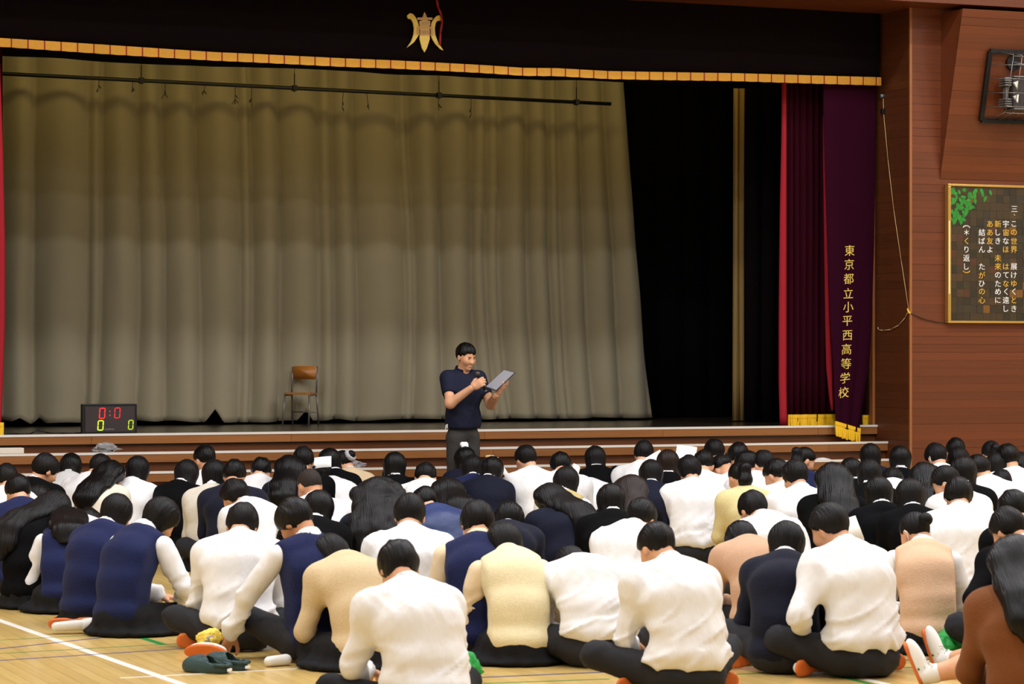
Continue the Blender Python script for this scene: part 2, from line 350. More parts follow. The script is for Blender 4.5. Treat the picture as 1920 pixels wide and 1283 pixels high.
def epoly(name, pts, m, d):
    bm_ = bmesh.new()
    c = em.location
    q = [at(700 + x / 8.02, y / 8.02, YV - 0.02) - c for x, y in pts]
    f = [bm_.verts.new((p.x, -0.012 - d, p.z)) for p in q]; fc = bm_.faces.new(f)
    r = bmesh.ops.extrude_face_region(bm_, geom=[fc]); 
    for v in r['geom']:
        if isinstance(v, bmesh.types.BMVert): v.co.y += 0.012 + d
    bmesh.ops.recalc_face_normals(bm_, faces=bm_.faces); bmesh.ops.triangulate(bm_, faces=[f2 for f2 in bm_.faces if len(f2.verts) > 4])
    me = bpy.data.meshes.new(name); bm_.to_mesh(me); bm_.free()
    return link(name, me, m, em)
epoly('horn', [(520, 285), (560, 290), (590, 345), (605, 430), (595, 530), (560, 630), (495, 722), (600, 640), (650, 570), (672, 530), (676, 400), (655, 320), (625, 260), (590, 215), (545, 200), (508, 228), (503, 260)], M['gold_thread'], 0.004)
epoly('horn', [(860, 390), (870, 340), (905, 280), (950, 240), (985, 232), (1016, 252), (1020, 285), (1000, 312), (960, 315), (930, 345), (915, 430), (925, 530), (965, 640), (1045, 762), (1000, 740), (930, 670), (880, 590), (858, 530)], M['gold_thread'], 0.004)
epoly('leaf', [(763, 185), (800, 265), (835, 400), (840, 590), (800, 720), (763, 790), (722, 720), (690, 590), (692, 400), (730, 265)], M['gold_thread'], 0.004)
def erect(x0, x1, y0, y1): epoly('letter_stroke', [(x0, y0), (x1, y0), (x1, y1), (x0, y1)], M['pink_gold'], 0.012)
erect(650, 875, 268, 302); erect(745, 780, 225, 268)
for (x0, x1, y0, y1) in ((683, 842, 318, 390), (692, 835, 455, 530)):
    erect(x0, x1, y0, y0 + 22); erect(x0, x1, y1 - 22, y1); erect(x0, x0 + 22, y0 + 22, y1 - 22); erect(x1 - 22, x1, y0 + 22, y1 - 22); erect(x0 + 42, x1 - 42, (y0 + y1) / 2 - 8, (y0 + y1) / 2 + 8)
erect(650, 878, 405, 433); erect(650, 678, 433, 530); erect(850, 878, 433, 542)
cordp = [at(p, q, YV - 0.055) for p, q in ((818, -6), (821, 12), (827, 27), (829, 42), (826, 60), (825, 84))]
o = MB().tube(cordp, 0.010, 6).build('red_string', M['dark_red_cord'], None, True); tag(o, 'thin red cord hanging beside the gold crest on the valance', 'cord')

# main curtains (drawn to both sides)
def fringe(name, x0, x1, y, z0, z1, parent, n, slant=0.0, amp=0.0, nper=1):
    """gold fringe: header braid and strands"""
    mb = MB()
    for k in range(n):
        t = (k + 0.5) / n; x = x0 + t * (x1 - x0); yy = y - amp * abs(math.sin(math.pi * nper * t)); zz = slant * t
        wd = (x1 - x0) / n * 0.55; j = random.uniform(-0.012, 0.006); dx = random.uniform(-0.008, 0.008)
        mb.add([(x - wd, yy - 0.012, z1 + zz - 0.03), (x + wd, yy - 0.012, z1 + zz - 0.03), (x + wd, yy + 0.004, z1 + zz - 0.03), (x - wd, yy + 0.004, z1 + zz - 0.03)][::1] +
               [(x - wd * .8 + dx, yy - 0.014, z0 + zz + j), (x + wd * .8 + dx, yy - 0.014, z0 + zz + j), (x + wd * .8 + dx, yy + 0.004, z0 + zz + j), (x - wd * .8 + dx, yy + 0.004, z0 + zz + j)], [(0, 1, 2, 3), (7, 6, 5, 4), (4, 5, 1, 0), (5, 6, 2, 1), (6, 7, 3, 2), (7, 4, 0, 3)])
        xa, xb_ = x0 + k / n * (x1 - x0), x0 + (k + 1) / n * (x1 - x0)
        mb.box(xa, xb_, yy - 0.016, yy + 0.004, z1 + zz - 0.035, z1 + zz)
    o = mb.build(name, M['gold_fringe'], parent); o['kind'] = 'stuff'; return o
YM = 22.92
def pleated(x0, x1, nper, seed, z0=0.93, amp=0.05, zt=5.1):
    return wavy(x0, x1, YM, z0, zt, amp, nper, seed)
xa = at(1474, 780, YM).x; xb2 = at(1562, 780, YM).x
rc = empty('red_stage_curtain', (12.6, YM, ZS)); tag(rc, 'burgundy velvet curtain with red lining and gold fringe gathered at the right of the stage', 'curtain')
def cpart(o): o.parent = rc; o.matrix_parent_inverse = Matrix.Translation(-Vector((12.6, YM, ZS))); return o
cpart(sheet('pleats', pleated(xa, xb2 + 0.06, 8, 3), 130, 10, M['velvet']))
def lining(pts, Y, dy):
    def fn(u, v):
        py = np.array([p[0] for p in pts], float); zz = np.array([at(p[1], p[0], Y).z for p in pts]); l = np.array([at(p[1], p[0], Y).x for p in pts]); r = np.array([at(p[2], p[0], Y).x for p in pts])
        z = zz[-1] + v * (zz[0] - zz[-1]); xl = np.interp(z, zz[::-1], l[::-1]); xr = np.interp(z, zz[::-1], r[::-1])
        return xl + u * (xr - xl), Y - dy * np.sin(np.pi * np.clip(u, 0, 1)) - 0.01 * u, z
    return fn
cpart(sheet('lining', lining([(130, 1466, 1474), (250, 1465, 1474), (400, 1462, 1474), (600, 1460, 1474), (720, 1460, 1474), (797, 1462, 1475)], YM - 0.03, 0.02), 8, 40, M['red_lining']))
cpart(sheet('lining', lining([(215, 1543, 1544), (300, 1543, 1546), (450, 1545, 1551), (600, 1547, 1556), (690, 1549, 1561), (740, 1554, 1561), (770, 1558, 1561)], YM - 0.13, 0.02), 8, 40, M['red_lining']))
cpart(fringe('fringe', xa, xb2, YM - 0.03, at(1520, 803, YM).z, at(1520, 777, YM).z, None, 34, 0, 0.03, 5))
xr0 = at(1600, 780, YM).x
cpart(sheet('pleats', pleated(xr0, XJ - 0.02, 3, 5), 60, 8, M['velvet']))
cpart(fringe('fringe', at(1611, 780, YM).x, at(1643, 780, YM).x, YM - 0.06, at(1630, 803, YM).z, at(1630, 778, YM).z, None, 16))
# front panel with the school's name
YP = 22.655
PL = [(120, 1543, 1642), (215, 1544, 1642), (300, 1546, 1641), (450, 1551, 1639), (600, 1556, 1634), (690, 1561, 1628), (740, 1562, 1619), (780, 1564, 1613), (800, 1566, 1610)]
pz = np.array([at(a_[1], a_[0], YP).z for a_ in PL]); pl = np.array([at(a_[1], a_[0], YP).x for a_ in PL]); pr = np.array([at(a_[2], a_[0], YP).x for a_ in PL])
def panel_y(u, z):
    low = np.clip((2.4 - z) / 1.6, 0, 1)
    return YP - 0.02 * np.sin(np.pi * u) - 0.028 * low * np.abs(np.sin(np.pi * (2.6 * u + 0.25 * (2.4 - z)))) - 0.006 * np.sin(9 * u)
def panel(u, v):
    z = pz[-1] + v * (pz[0] - pz[-1]); xl = np.interp(z, pz[::-1], pl[::-1]); xr = np.interp(z, pz[::-1], pr[::-1])
    z2 = z - 0.06 * u * (1 - v) ** 6
    return xl + u * (xr - xl), panel_y(u, z), z2
cpart(sheet('name_panel', panel, 50, 70, M['velvet_panel']))
cpart(fringe('fringe', at(1563, 792, YP).x, at(1610, 800, YP).x, YP - 0.025, at(1590, 822, YP).z + 0.03, at(1590, 796, YP).z + 0.035, None, 18, -0.075))
def text_mesh(ch, size, extr=0.002):
    c = bpy.data.curves.new('lettering', 'FONT'); c.body = ch; c.size = size; c.extrude = extr; c.align_x = 'CENTER'; c.align_y = 'CENTER'; c.resolution_u = 3; c.offset = 0.0
    o = bpy.data.objects.new('lettering', c); COL.objects.link(o)
    dg = bpy.context.evaluated_depsgraph_get(); me = bpy.data.meshes.new_from_object(o.evaluated_get(dg))
    bpy.data.objects.remove(o); bpy.data.curves.remove(c)
    n = len(me.vertices); co = np.empty(n * 3, np.float32); me.vertices.foreach_get('co', co); co = co.reshape(-1, 3)
    fs = [tuple(p.vertices) for p in me.polygons]; bpy.data.meshes.remove(me)
    if n:
        lo, hi = co[:, :2].min(0), co[:, :2].max(0)
        co[:, :2] -= (lo + hi) / 2
    return co, fs
tx = '東京都立小平西高等学校'
TP = [(1591, 470), (1590, 496), (1589, 523), (1588, 550), (1588, 576), (1586, 602), (1586, 629), (1584, 655), (1583, 682), (1581, 709), (1578, 736)]
mb = MB()
for ch, (px, py) in zip(tx, TP):
    co, fs = text_mesh(ch, 0.112)
    p = at(px, py, YP); a_ = 0.05 if py < 700 else 0.12
    X = p.x + co[:, 0] * math.cos(a_) * 1.05 + co[:, 1] * math.sin(a_) * 0.3; Z = p.z + co[:, 1] * 1.0 + co[:, 0] * math.sin(a_)
    xl = np.interp(Z, pz[::-1], pl[::-1]); xr = np.interp(Z, pz[::-1], pr[::-1])
    Y = panel_y((X - xl) / (xr - xl), Z) - 0.006 - co[:, 2]
    cpart(MB().add(np.stack([X, Y, Z], 1).tolist(), fs).build('letter', M['gold_thread']))
lc = empty('red_stage_curtain', (4.0, YM, ZS)); tag(lc, 'edge of the burgundy curtain with red lining at the left end of the stage', 'curtain')
def lpart(o): o.parent = lc; o.matrix_parent_inverse = Matrix.Translation(-Vector((4.0, YM, ZS))); return o
lpart(sheet('pleats', pleated(XL, at(3, 600, YM).x, 8, 4), 90, 8, M['velvet']))
lpart(sheet('lining', lining([(120, -10, 0), (300, -9, 6), (450, -8, 9), (600, -8, 9), (700, -8, 6), (800, -8, 2)], YM - 0.06, 0.02), 8, 30, M['red_lining']))
lpart(fringe('fringe', XL, at(3, 800, YM).x, YM - 0.08, at(0, 823, YM).z, at(0, 792, YM).z, None, 30))

# ------------------------------------------------------------------ stage things
# batten with ties
YBT = 25.05
bt = empty('lighting_batten', tuple(at(560, 166, YBT))); tag(bt, 'thin black pipe hung across the upper beige curtain', 'batten')
def bpos(px, dy=0.0): return at(px, 138 + (195 - 138) * px / 1145 + dy, YBT) - bt.location
MB().bar(bpos(-260), bpos(1145), 0.019, 10).build('pipe', M['black'], bt, True)
M['dark_wire'] = mat('dark wire', (34, 28, 20), 0.6)
for px in (265, 552, 823, 1081):
    mb = MB().bar(bpos(px, -28), bpos(px, 7), 0.006, 6); c = bpos(px)
    mb.box(c.x - 0.02, c.x + 0.02, c.y - 0.03, c.y + 0.03, c.z - 0.028, c.z + 0.028); mb.build('hanger', M['black'], bt)
    MB().bar(bpos(px, -28), bpos(px, -28) + Vector((0, 0, 1.2)), 0.003, 6).build('hanger_wire', M['black'], bt)
for px, l, dx, k in ((186, 24, -3, 0), (249, 22, 0, 0), (309, 26, 0, 1), (386, 22, -6, 0), (441, 30, 0, 1), (472, 38, 0, 0), (644, 34, -2, 0), (687, 34, 5, 0), (823, 28, 0, 0), (883, 36, 0, 0)):
    p0 = bpos(px); p1 = bpos(px + dx, l); mb = MB(); pm = (p0 + p1) / 2 + Vector((random.uniform(-.006, .006), 0, 0)); mb.tube([p0, pm, p1], 0.0035, 5)
    for _ in range(2):
        q = p0.lerp(p1, random.uniform(0.5, 1)); mb.bar(q, q + Vector((random.uniform(-.03, .03), 0, -0.03)), 0.006, 5)
    if k: mb.bar(p1 - Vector((0, 0, -0.02)), p1 + Vector((-0.035, 0, -0.03)), 0.004, 5).bar(p1 - Vector((0, 0, -0.02)), p1 + Vector((0.03, 0, -0.02)), 0.004, 5)
    mb.build('dangling_tie', M['dark_wire'], bt)
# wooden school chair
M['chair_wood'] = mat('orange brown plywood', (150, 92, 32), 0.4, 0.15, (3, 30, 30))
M['chair_steel'] = mat('grey steel tube', (108, 104, 98), 0.4, metal=0.5)
YC = 25.12
cbase = at(563, 794, YC); cbase.z = ZS
ch = empty('school_chair', tuple(cbase), -0.62); tag(ch, 'wooden school chair with steel legs on the stage against the beige curtain', 'chair')
mb = MB()
hw2 = 0.125
sb = MB(); 
pts = [(math.copysign(hw2, a1) , 0) for a1 in (1,)]
def rounded(w2, h2, r, n=5):
    out = []
    for cx, cy, a0 in ((w2 - r, h2 - r, 0), (-w2 + r, h2 - r, 90), (-w2 + r, -h2 + r, 180), (w2 - r, -h2 + r, 270)):
        for k in range(n): t = math.radians(a0 + 90 * k / (n - 1)); out.append((cx + r * math.cos(t), cy + r * math.sin(t)))
    return out
seat = MB().prism(rounded(0.135, 0.125, 0.04), -0.010, 0.010)
seat.v = [(x, z + 0.0, 0.305 + y) for x, y, z in seat.v]; seat.build('seat', M['chair_wood'], ch, bevel=0.003)
bk2 = MB().prism(rounded(0.125, 0.066, 0.03), -0.006, 0.006)
bk2.v = [(x, 0.128 + y + 0.9 * x * x, 0.51 + z) for x, y, z in bk2.v]; bk2.build('backrest', M['chair_wood'], ch, True)
for s_ in (-1, 1):
    MB().tube([(s_ * 0.128, 0.15, 0.57), (s_ * 0.128, 0.12, 0.31), (s_ * 0.135, 0.17, 0.0)], 0.009, 8).build('leg', M['chair_steel'], ch, True)
    MB().tube([(s_ * 0.125, -0.10, 0.295), (s_ * 0.135, -0.15, 0.0)], 0.009, 8).build('leg', M['chair_steel'], ch, True)
    MB().tube([(s_ * 0.128, 0.12, 0.29), (s_ * 0.125, -0.11, 0.29)], 0.008, 8).build('seat_rail', M['chair_steel'], ch, True)
MB().tube([(-0.13, 0.14, 0.12), (0.13, 0.14, 0.12)], 0.007, 8).build('stretcher', M['chair_steel'], ch, True)
# scoreboard
M['score_face'] = mat('smoky scoreboard face', (58, 52, 54), 0.25)
M['led_red'] = mat('red led', (255, 40, 50), 0.5, emit=1.0)
M['led_red_dim'] = mat('dim red led', (215, 45, 50), 0.5, emit=0.5)
M['led_green'] = mat('yellow green led', (200, 245, 30), 0.5, emit=1.0)
M['led_green_dim'] = mat('dim yellow green led', (170, 200, 40), 0.5, emit=0.55)
M['grey_print'] = mat('grey print', (130, 128, 128), 0.5)
YC2 = 22.80
p0 = at(154, 815, YC2); p1 = at(257, 757, YC2)
sc = empty('scoreboard', (p0.x, YC2, ZS), -0.0); tag(sc, 'black digital scoreboard with red and green zeros on the stage edge', 'scoreboard')
W_, H_ = p1.x - p0.x, p1.z - ZS
fr = MB()
fr.prism([(x + W_ / 2, z + H_ / 2) for x, z in rounded(W_ / 2, H_ / 2, 0.012)], 0, 0.06)
fr.build('housing', M['black'], sc, bevel=0.004)
def sp(cx, cy): return ((cx - 525) / 985 * W_, (720 - cy) / 545 * H_)
a_, b2 = sp(580, 680), sp(1465, 222)
MB().box(a_[0], b2[0], -0.003, 0.002, a_[1], b2[1]).build('display', M['score_face'], sc)
def seg0(cx0, cx1, cy0, cy1, m, sh_):
    (x0, z0), (x1, z1) = sp(cx0, cy1), sp(cx1, cy0); t = 0.0085; mb = MB(); y0, y1 = -0.006, -0.002; zm = (z0 + z1) / 2
    def bx(xa, xb, za, zb):
        s_ = lambda z: (z - z0) / (z1 - z0) * sh_
        mb.add([(xa + s_(za), y0, za), (xb + s_(za), y0, za), (xb + s_(za), y1, za), (xa + s_(za), y1, za), (xa + s_(zb), y0, zb), (xb + s_(zb), y0, zb), (xb + s_(zb), y1, zb), (xa + s_(zb), y1, zb)], BF)
    bx(x0 + t, x1 - t, z0, z0 + t); bx(x0 + t, x1 - t, z1 - t, z1)
    for xa in (x0, x1 - t):
        bx(xa, xa + t, z0 + t * 0.8, zm - 0.003); bx(xa, xa + t, zm + 0.003, z1 - t * 0.8)
    mb.build('digit', m, sc)
seg0(820, 930, 246, 444, M['led_red'], 0.006); seg0(1092, 1200, 243, 440, M['led_red_dim'], 0.006)
seg0(792, 900, 470, 656, M['led_green'], 0.006); seg0(1340, 1436, 468, 646, M['led_green_dim'], 0.006)
mb = MB()
for cy in (310, 384):
    x, z = sp(1018, cy); mb.box(x - 0.005, x + 0.005, -0.006, -0.002, z - 0.005, z + 0.005)
mb.build('colon', M['led_red_dim'], sc)
co, fs = text_mesh('molten', 0.026, 0.001); x, z = sp(1015, 628)
MB().add([(x + c[0] * 1.15, -0.0045 - c[2], z + c[1]) for c in co], fs).build('maker_lettering', M['grey_print'], sc)
cab = [at(p, q, 22.9) for p, q in ((154, 812), (120, 814), (90, 816), (70, 813), (58, 815), (30, 815), (-30, 814))]
for c in cab: c.z = ZS + 0.008
cab[3].z += 0.03; cab[2].z += 0.005
o = MB().tube(cab, 0.006, 6).build('power_cable', M['black'], None, True); tag(o, 'black cable trailing left from the scoreboard on the stage', 'cable')
p0 = at(-30, 836, 22.46); p1 = at(47, 830, 22.46); p0.z = 0.74
o = MB().box(p0.x, p1.x, 22.50, 22.62, 0.742, 0.79).build('white_board', mat('off white board', (214, 206, 190), 0.6), None, bevel=0.004); tag(o, 'off white plank lying on the step at the left end of the stage', 'plank')
# crumpled clear bag on the second step
def plastic():
    m = bpy.data.materials.new('clear plastic'); m.use_nodes = True; b = m.node_tree.nodes['Principled BSDF']
    b.inputs['Base Color'].default_value = (0.75, 0.76, 0.78, 1); b.inputs['Roughness'].default_value = 0.12; b.inputs['Transmission Weight'].default_value = 0.75; b.inputs['IOR'].default_value = 1.35
    return m
M['plastic'] = plastic()
def crumple(n, rx, ry, rz, seed, amp):
    bm_ = bmesh.new(); bmesh.ops.create_icosphere(bm_, subdivisions=n, radius=1)
    P = np.array([v.co[:] for v in bm_.verts], np.float32)
    d = 1 + amp * vnoise(P * 2.2 + 7, seed) + amp * 0.7 * np.abs(vnoise(P * 5 + 3, seed + 1))
    P2 = P * d[:, None] * np.array([rx, ry, rz]); P2[:, 2] = np.maximum(P2[:, 2], -rz * 0.62)
    for v, p in zip(bm_.verts, P2): v.co = p
    me = bpy.data.meshes.new('bag'); bm_.to_mesh(me); bm_.free(); return me
bp_ = at(198, 845, 22.56)
pb = link('plastic_bag', crumple(3, 0.095, 0.05, 0.042, 3, 0.5), M['plastic'], None, False, (bp_.x, 22.58, 0.735 + 0.03)); tag(pb, 'crumpled clear plastic bag with dark contents on the step below the scoreboard', 'bag')
link('dark_contents', crumple(2, 0.06, 0.03, 0.022, 5, 0.4), M['black'], pb, False, (0.0, 0, -0.002))
bp2 = at(686, 878, 22.2)
o = link('plastic_wrap', crumple(3, 0.065, 0.05, 0.034, 13, 0.6), M['plastic'], None, False, (bp2.x, 22.42, 0.575 + 0.024)); tag(o, 'crumpled clear wrapper on the step left of the speaking man', 'wrapper')

# ------------------------------------------------------------------ right wall things
# song board
YW2 = YW - 0.02
q0 = at(1773, 606, YW2); q1 = at(1773, 345, YW2)
bx0, bz0, bz1 = q0.x, q0.z, q1.z; bx1 = bx0 + 1.25
sb = empty('song_board', (bx0, YW - 0.004, bz0)); tag(sb, 'gold framed board of dark wood blocks with song lyrics on the wall', 'sign')
M['gold_frame'] = mat('gold metal frame', (196, 160, 84), 0.3, metal=0.7)
M['board_back'] = mat('dark board backing', (30, 22, 12), 0.6)
W_, H_ = bx1 - bx0, bz1 - bz0
MB().box(0.02, W_ - 0.02, -0.03, 0.0, 0.01, H_ - 0.01).build('backing', M['board_back'], sb)
MB().box(0, W_, -0.062, 0, 0, 0.022).build('frame_rail', M['gold_frame'], sb, bevel=0.004); MB().box(0, W_, -0.062, 0, H_ - 0.022, H_).build('frame_rail', M['gold_frame'], sb, bevel=0.004)
MB().box(0, 0.034, -0.062, 0, 0.022, H_ - 0.022).build('frame_rail', M['gold_frame'], sb, bevel=0.004); MB().box(W_ - 0.034, W_, -0.062, 0, 0.022, H_ - 0.022).build('frame_rail', M['gold_frame'], sb, bevel=0.004)
MB().box(0.004, 0.02, -0.066, -0.05, H_ * 0.21, H_ * 0.735).build('pale_strip', mat('pale tape', (226, 210, 150), 0.5), sb)
blk = [mat('wood block ' + str(i), c, 0.4, 0.25, (20, 20, 60), coat=0.3) for i, c in enumerate(((46, 34, 18), (58, 42, 22), (38, 32, 18), (70, 48, 22), (48, 40, 28), (112, 74, 24), (56, 44, 18), (74, 40, 22)))]
ts = 0.0725; nx_, nz_ = int((W_ - 0.068) / ts), int((H_ - 0.044) / ts)
tsx, tsz = (W_ - 0.068) / nx_, (H_ - 0.044) / nz_
for i in range(nx_):
    for j in range(nz_):
        k = random.choices(range(8), (5, 5, 5, 3, 4, 1.0, 5, 1.2))[0]; x0 = 0.034 + i * tsx; z0 = 0.022 + j * tsz; r = random.uniform(0, 0.003)
        MB().box(x0 + 0.0006, x0 + tsx - 0.0006, -0.040 - r, -0.028, z0 + 0.0006, z0 + tsz - 0.0006).build('wood_block', blk[k], sb)
M['white_letter'] = mat('white lettering', (236, 236, 232), 0.5); M['gold_glint_letter'] = mat('gold reflection lettering', (224, 178, 70), 0.4)  # gold colour paints a reflection on some of the letters
cols = [(1902, [(392, '三', 0), (403, '、', 0)]),
        (1901, list(zip([420, 436, 452, 468, 500, 516, 532, 547, 563, 579], 'この世界展けゆくとき', (0, 1, 1, 1, 0, 0, 1, 0, 1, 0)))),
        (1886, list(zip([420, 436, 452, 468, 500, 516, 532, 547, 563, 579], '宇宙なほはてなく遠し', (0, 1, 0, 1, 1, 0, 1, 0, 0, 0)))),
        (1871, list(zip([420, 436, 452, 484, 500, 516, 532, 547, 563], '新しき未来のために', (1, 0, 0, 1, 1, 0, 0, 0, 0)))),
        (1856, list(zip([420, 436, 452, 468], 'ああ友よ', (1, 1, 1, 0)))),
        (1841, list(zip([436, 452, 468, 500, 516, 532, 547, 563], '結ばんたがひの心', (0, 0, 0, 0, 1, 0, 1, 1)))),
        (1812, list(zip([425, 436, 452, 468, 484, 500, 510], '（＊くり返し）', (0, 0, 1, 0, 0, 0, 1))))]
wl, gl = MB(), MB()
for px, items in cols:
    for py, c_, g in items:
        if c_ in '（）':
            sg = 1 if c_ == '（' else -1; p = at(px, py, YW - 0.05) - sb.location
            arc = [(0.036 * math.cos(math.radians(a2)), sg * (0.020 * math.sin(math.radians(a2)))) for a2 in range(0, 181, 20)]
            MB().tube([Vector((p.x + u, p.y, p.z - 0.012 * sg + v)) for u, v in arc], 0.0045, 5).build('letter', M['gold_glint_letter' if g else 'white_letter'], sb); continue
        co, fs = text_mesh(c_, 0.072 if c_ != '、' else 0.05, 0.0015)
        p = at(px, py, YW - 0.05) - sb.location
        MB().add([(p.x + c2[0] * 1.08, p.y - c2[2], p.z + c2[1]) for c2 in co], fs).build('letter', M['gold_glint_letter' if g else 'white_letter'], sb)
M['leaf'] = mat('painted green leaves', (42, 132, 40), 0.5, 0.35, (40, 40, 40), rnd=0.15)
LR = random.Random(4)
for k in range(56):
    v = (k % 14 + LR.random()) / 14; wx_ = 84 - 66 * v if v < 0.8 else 26
    px = 1784 + (k // 14 + LR.random()) / 4 * wx_ * (1.0 if k % 3 else 0.7); py = 354 + v * 62
    p = at(px, py, YW - 0.047) - sb.location; a0 = random.uniform(0, 6.28); l, wd = random.uniform(0.05, 0.075), random.uniform(0.016, 0.024)
    if p.x < 0.05 or p.z > H_ - 0.05: p.x = max(p.x, 0.06); p.z = min(p.z, H_ - 0.06)
    lp = [(0, 0), (0.3, 0.8), (0.6, 0.9), (1, 0), (0.6, -0.9), (0.3, -0.8)]; y0 = p.y - random.uniform(0, 0.003)
    vs = [(p.x + (t_ - .5) * l * math.cos(a0) - s_ * wd * math.sin(a0), y0, p.z + (t_ - .5) * l * math.sin(a0) + s_ * wd * math.cos(a0)) for t_, s_ in lp]
    vs += [(x, y0 + 0.003, z) for x, y, z in vs]
    obj('painted_leaf', vs, [(0, 1, 2, 3, 4, 5), (11, 10, 9, 8, 7, 6)] + [(i, i + 6, (i + 1) % 6 + 6, (i + 1) % 6) for i in range(6)], M['leaf'], sb)
# caged loudspeaker on the leaning bulkhead
def bulk_y(z): return YW - 0.006 - 0.405 * (z - zb0) / (zb1 - zb0)
def on_bulk(px, py, out=0.0):
    Y = YW - 0.2
    for _ in range(12):
        p = at(px, py, Y); Y = bulk_y(p.z) - out
    return at(px, py, Y)
c0 = on_bulk(1845, 160)
cg = empty('caged_loudspeaker', tuple(c0)); tag(cg, 'black loudspeaker in a wire guard high on the wooden wall', 'loudspeaker')
M['dark_metal'] = mat('dark painted steel', (20, 20, 22), 0.4, metal=0.3); M['wire'] = mat('grey wire', (128, 126, 122), 0.35, metal=0.7); M['bracket'] = mat('grey bracket', (120, 120, 118), 0.4, metal=0.5)
C = [on_bulk(1855, 96, 0.02), on_bulk(1838, 226, 0.02)]
rx = 0.75
TL, BL = C[0] - c0, C[1] - c0; TR, BR = TL + Vector((rx, 0, 0)), BL + Vector((rx, 0, 0))
def beam(a, b, w2, d, name, m):
    a, b = Vector(a), Vector(b); dr = (b - a).normalized(); nrm = Vector((0, -1, 0)); sd = dr.cross(nrm).normalized()
    vs = [p + sd * s1 * w2 + nrm * d1 for p in (a, b) for s1, d1 in ((-1, 0), (1, 0), (1, d), (-1, d))]
    return obj(name, vs, [(0, 1, 2, 3), (7, 6, 5, 4), (0, 4, 5, 1), (1, 5, 6, 2), (2, 6, 7, 3), (3, 7, 4, 0)], m, cg)
for a_, b2 in ((TL, TR), (BL, BR), (TL, BL), (TR, BR)): beam(a_, b2, 0.022, 0.03, 'guard_frame', M['dark_metal'])
out = Vector((0, -0.36, 0))
def wire(pts, r=0.004): MB().tube(pts, r, 5).build('guard_wire', M['wire'], cg, True)
for k in range(1, 5):
    t_ = k / 5; l, r = TL.lerp(BL, t_), TR.lerp(BR, t_); i1, i2 = l + Vector((0.16, -0.30, -0.02)), r + Vector((-0.16, -0.30, -0.02)); wire([l, i1, i2, r])
for k in range(0, 7):
    t_ = k / 6; tp, bt_ = TL.lerp(TR, 0.12 + 0.76 * t_), BL.lerp(BR, 0.12 + 0.76 * t_); wire([tp, tp + Vector((0, -0.28, -0.06)), bt_ + Vector((0, -0.30, 0.06)), bt_])
wire([TL + Vector((0.1, -0.28, -0.07)), TR + Vector((-.1, -0.28, -0.07))]); wire([BL + Vector((0.1, -0.3, 0.05)), BR + Vector((-.1, -0.3, 0.05))])
pc = on_bulk(1905, 175, 0.17) - c0
def pbox(dx0, dx1, dy0, dy1, dz0, dz1, nm, m): return MB().box(pc.x + dx0, pc.x + dx1, pc.y + dy0, pc.y + dy1, pc.z + dz0, pc.z + dz1).build(nm, m, cg, bevel=0.006)
pbox(-0.08, 0.30, -0.08, 0.09, -0.15, 0.14, 'speaker_cabinet', M['score_face'])
pbox(-0.085, 0.30, -0.10, 0.09, 0.14, 0.156, 'cabinet_edge', M['bracket']); pbox(-0.085, 0.30, -0.10, 0.09, -0.165, -0.15, 'cabinet_edge', M['bracket'])
for dz in (0.06, -0.14): 
    for q in range(4): pbox(-0.165, -0.085, -0.07 , 0.05, dz + q * 0.022, dz + q * 0.022 + 0.015, 'bracket_fin', M['bracket'])
pbox(-0.13, -0.10, -0.03, 0.03, -0.06, 0.06, 'bracket_arm', M['bracket'])
for zz in (0.09, -0.04):
    obj('corner_guard', [(pc.x - 0.09, pc.y - 0.104, pc.z + zz), (pc.x - 0.035, pc.y - 0.104, pc.z + zz + 0.02), (pc.x - 0.045, pc.y - 0.104, pc.z + zz - 0.06), (pc.x - 0.09, pc.y - 0.082, pc.z + zz), (pc.x - 0.035, pc.y - 0.082, pc.z + zz + 0.02), (pc.x - 0.045, pc.y - 0.082, pc.z + zz - 0.06)], [(0, 1, 2), (5, 4, 3), (0, 3, 4, 1), (1, 4, 5, 2), (2, 5, 3, 0)], M['white_letter'], cg)
dp = on_bulk(1898, 118, 0.0) - c0
MB().bar(dp + Vector((0, 0.0, 0)), dp + Vector((0, -0.03, 0)), 0.075, 20).build('mount_disc', M['dark_metal'], cg)
MB().tube([dp + Vector((0.0, -0.03, 0)), dp + Vector((0.10, -0.12, -0.04)), pc + Vector((0.1, 0, 0.15))], 0.014, 10).build('mount_arm', M['bracket'], cg, True)
# sensor and cord on the reveal
def on_rev(px, py, d=0.012):
    r = (px - 960) / F; X = XJ - 0.006 - d; Z = X / (r * CS + SN); return Vector((X, Z * (CS - r * SN), CAMZ - (py - HOR) / F * Z))
rv = on_rev(1655, 180)
cd2 = empty('pull_cord', tuple(rv)); tag(cd2, 'thin pale cord with small pulley hanging on the dark stage side wall', 'cord')
MB().bar((0.012, 0, 0), (-0.025, 0, 0), 0.02, 12).build('pulley', M['bracket'], cd2, True)
q = on_rev(1656, 209) - rv; MB().box(q.x - 0.02, q.x + 0.01, q.y - 0.022, q.y + 0.022, q.z - 0.025, q.z + 0.025).build('weight', M['black'], cd2, bevel=0.004)
M['cord'] = mat('pale cord', (190, 160, 110), 0.6)
MB().tube([on_rev(p, q) - rv for p, q in ((1656, 185), (1657, 215), (1665, 300), (1676, 395), (1690, 490), (1704, 582))], 0.0035, 6).build('cord_line', M['cord'], cd2, True)
MB().tube([on_rev(p, q) - rv for p, q in ((1704, 582), (1697, 596), (1685, 610), (1670, 618), (1655, 620), (1647, 618), (1646, 614))], 0.0045, 6).build('cord_line', M['cord'], cd2, True)
MB().tube([on_rev(p, q) - rv for p, q in ((1702, 579), (1704, 586), (1706, 587))], 0.011, 6).build('yellow_tie', mat('yellow tie', (230, 190, 50), 0.5), cd2, True)
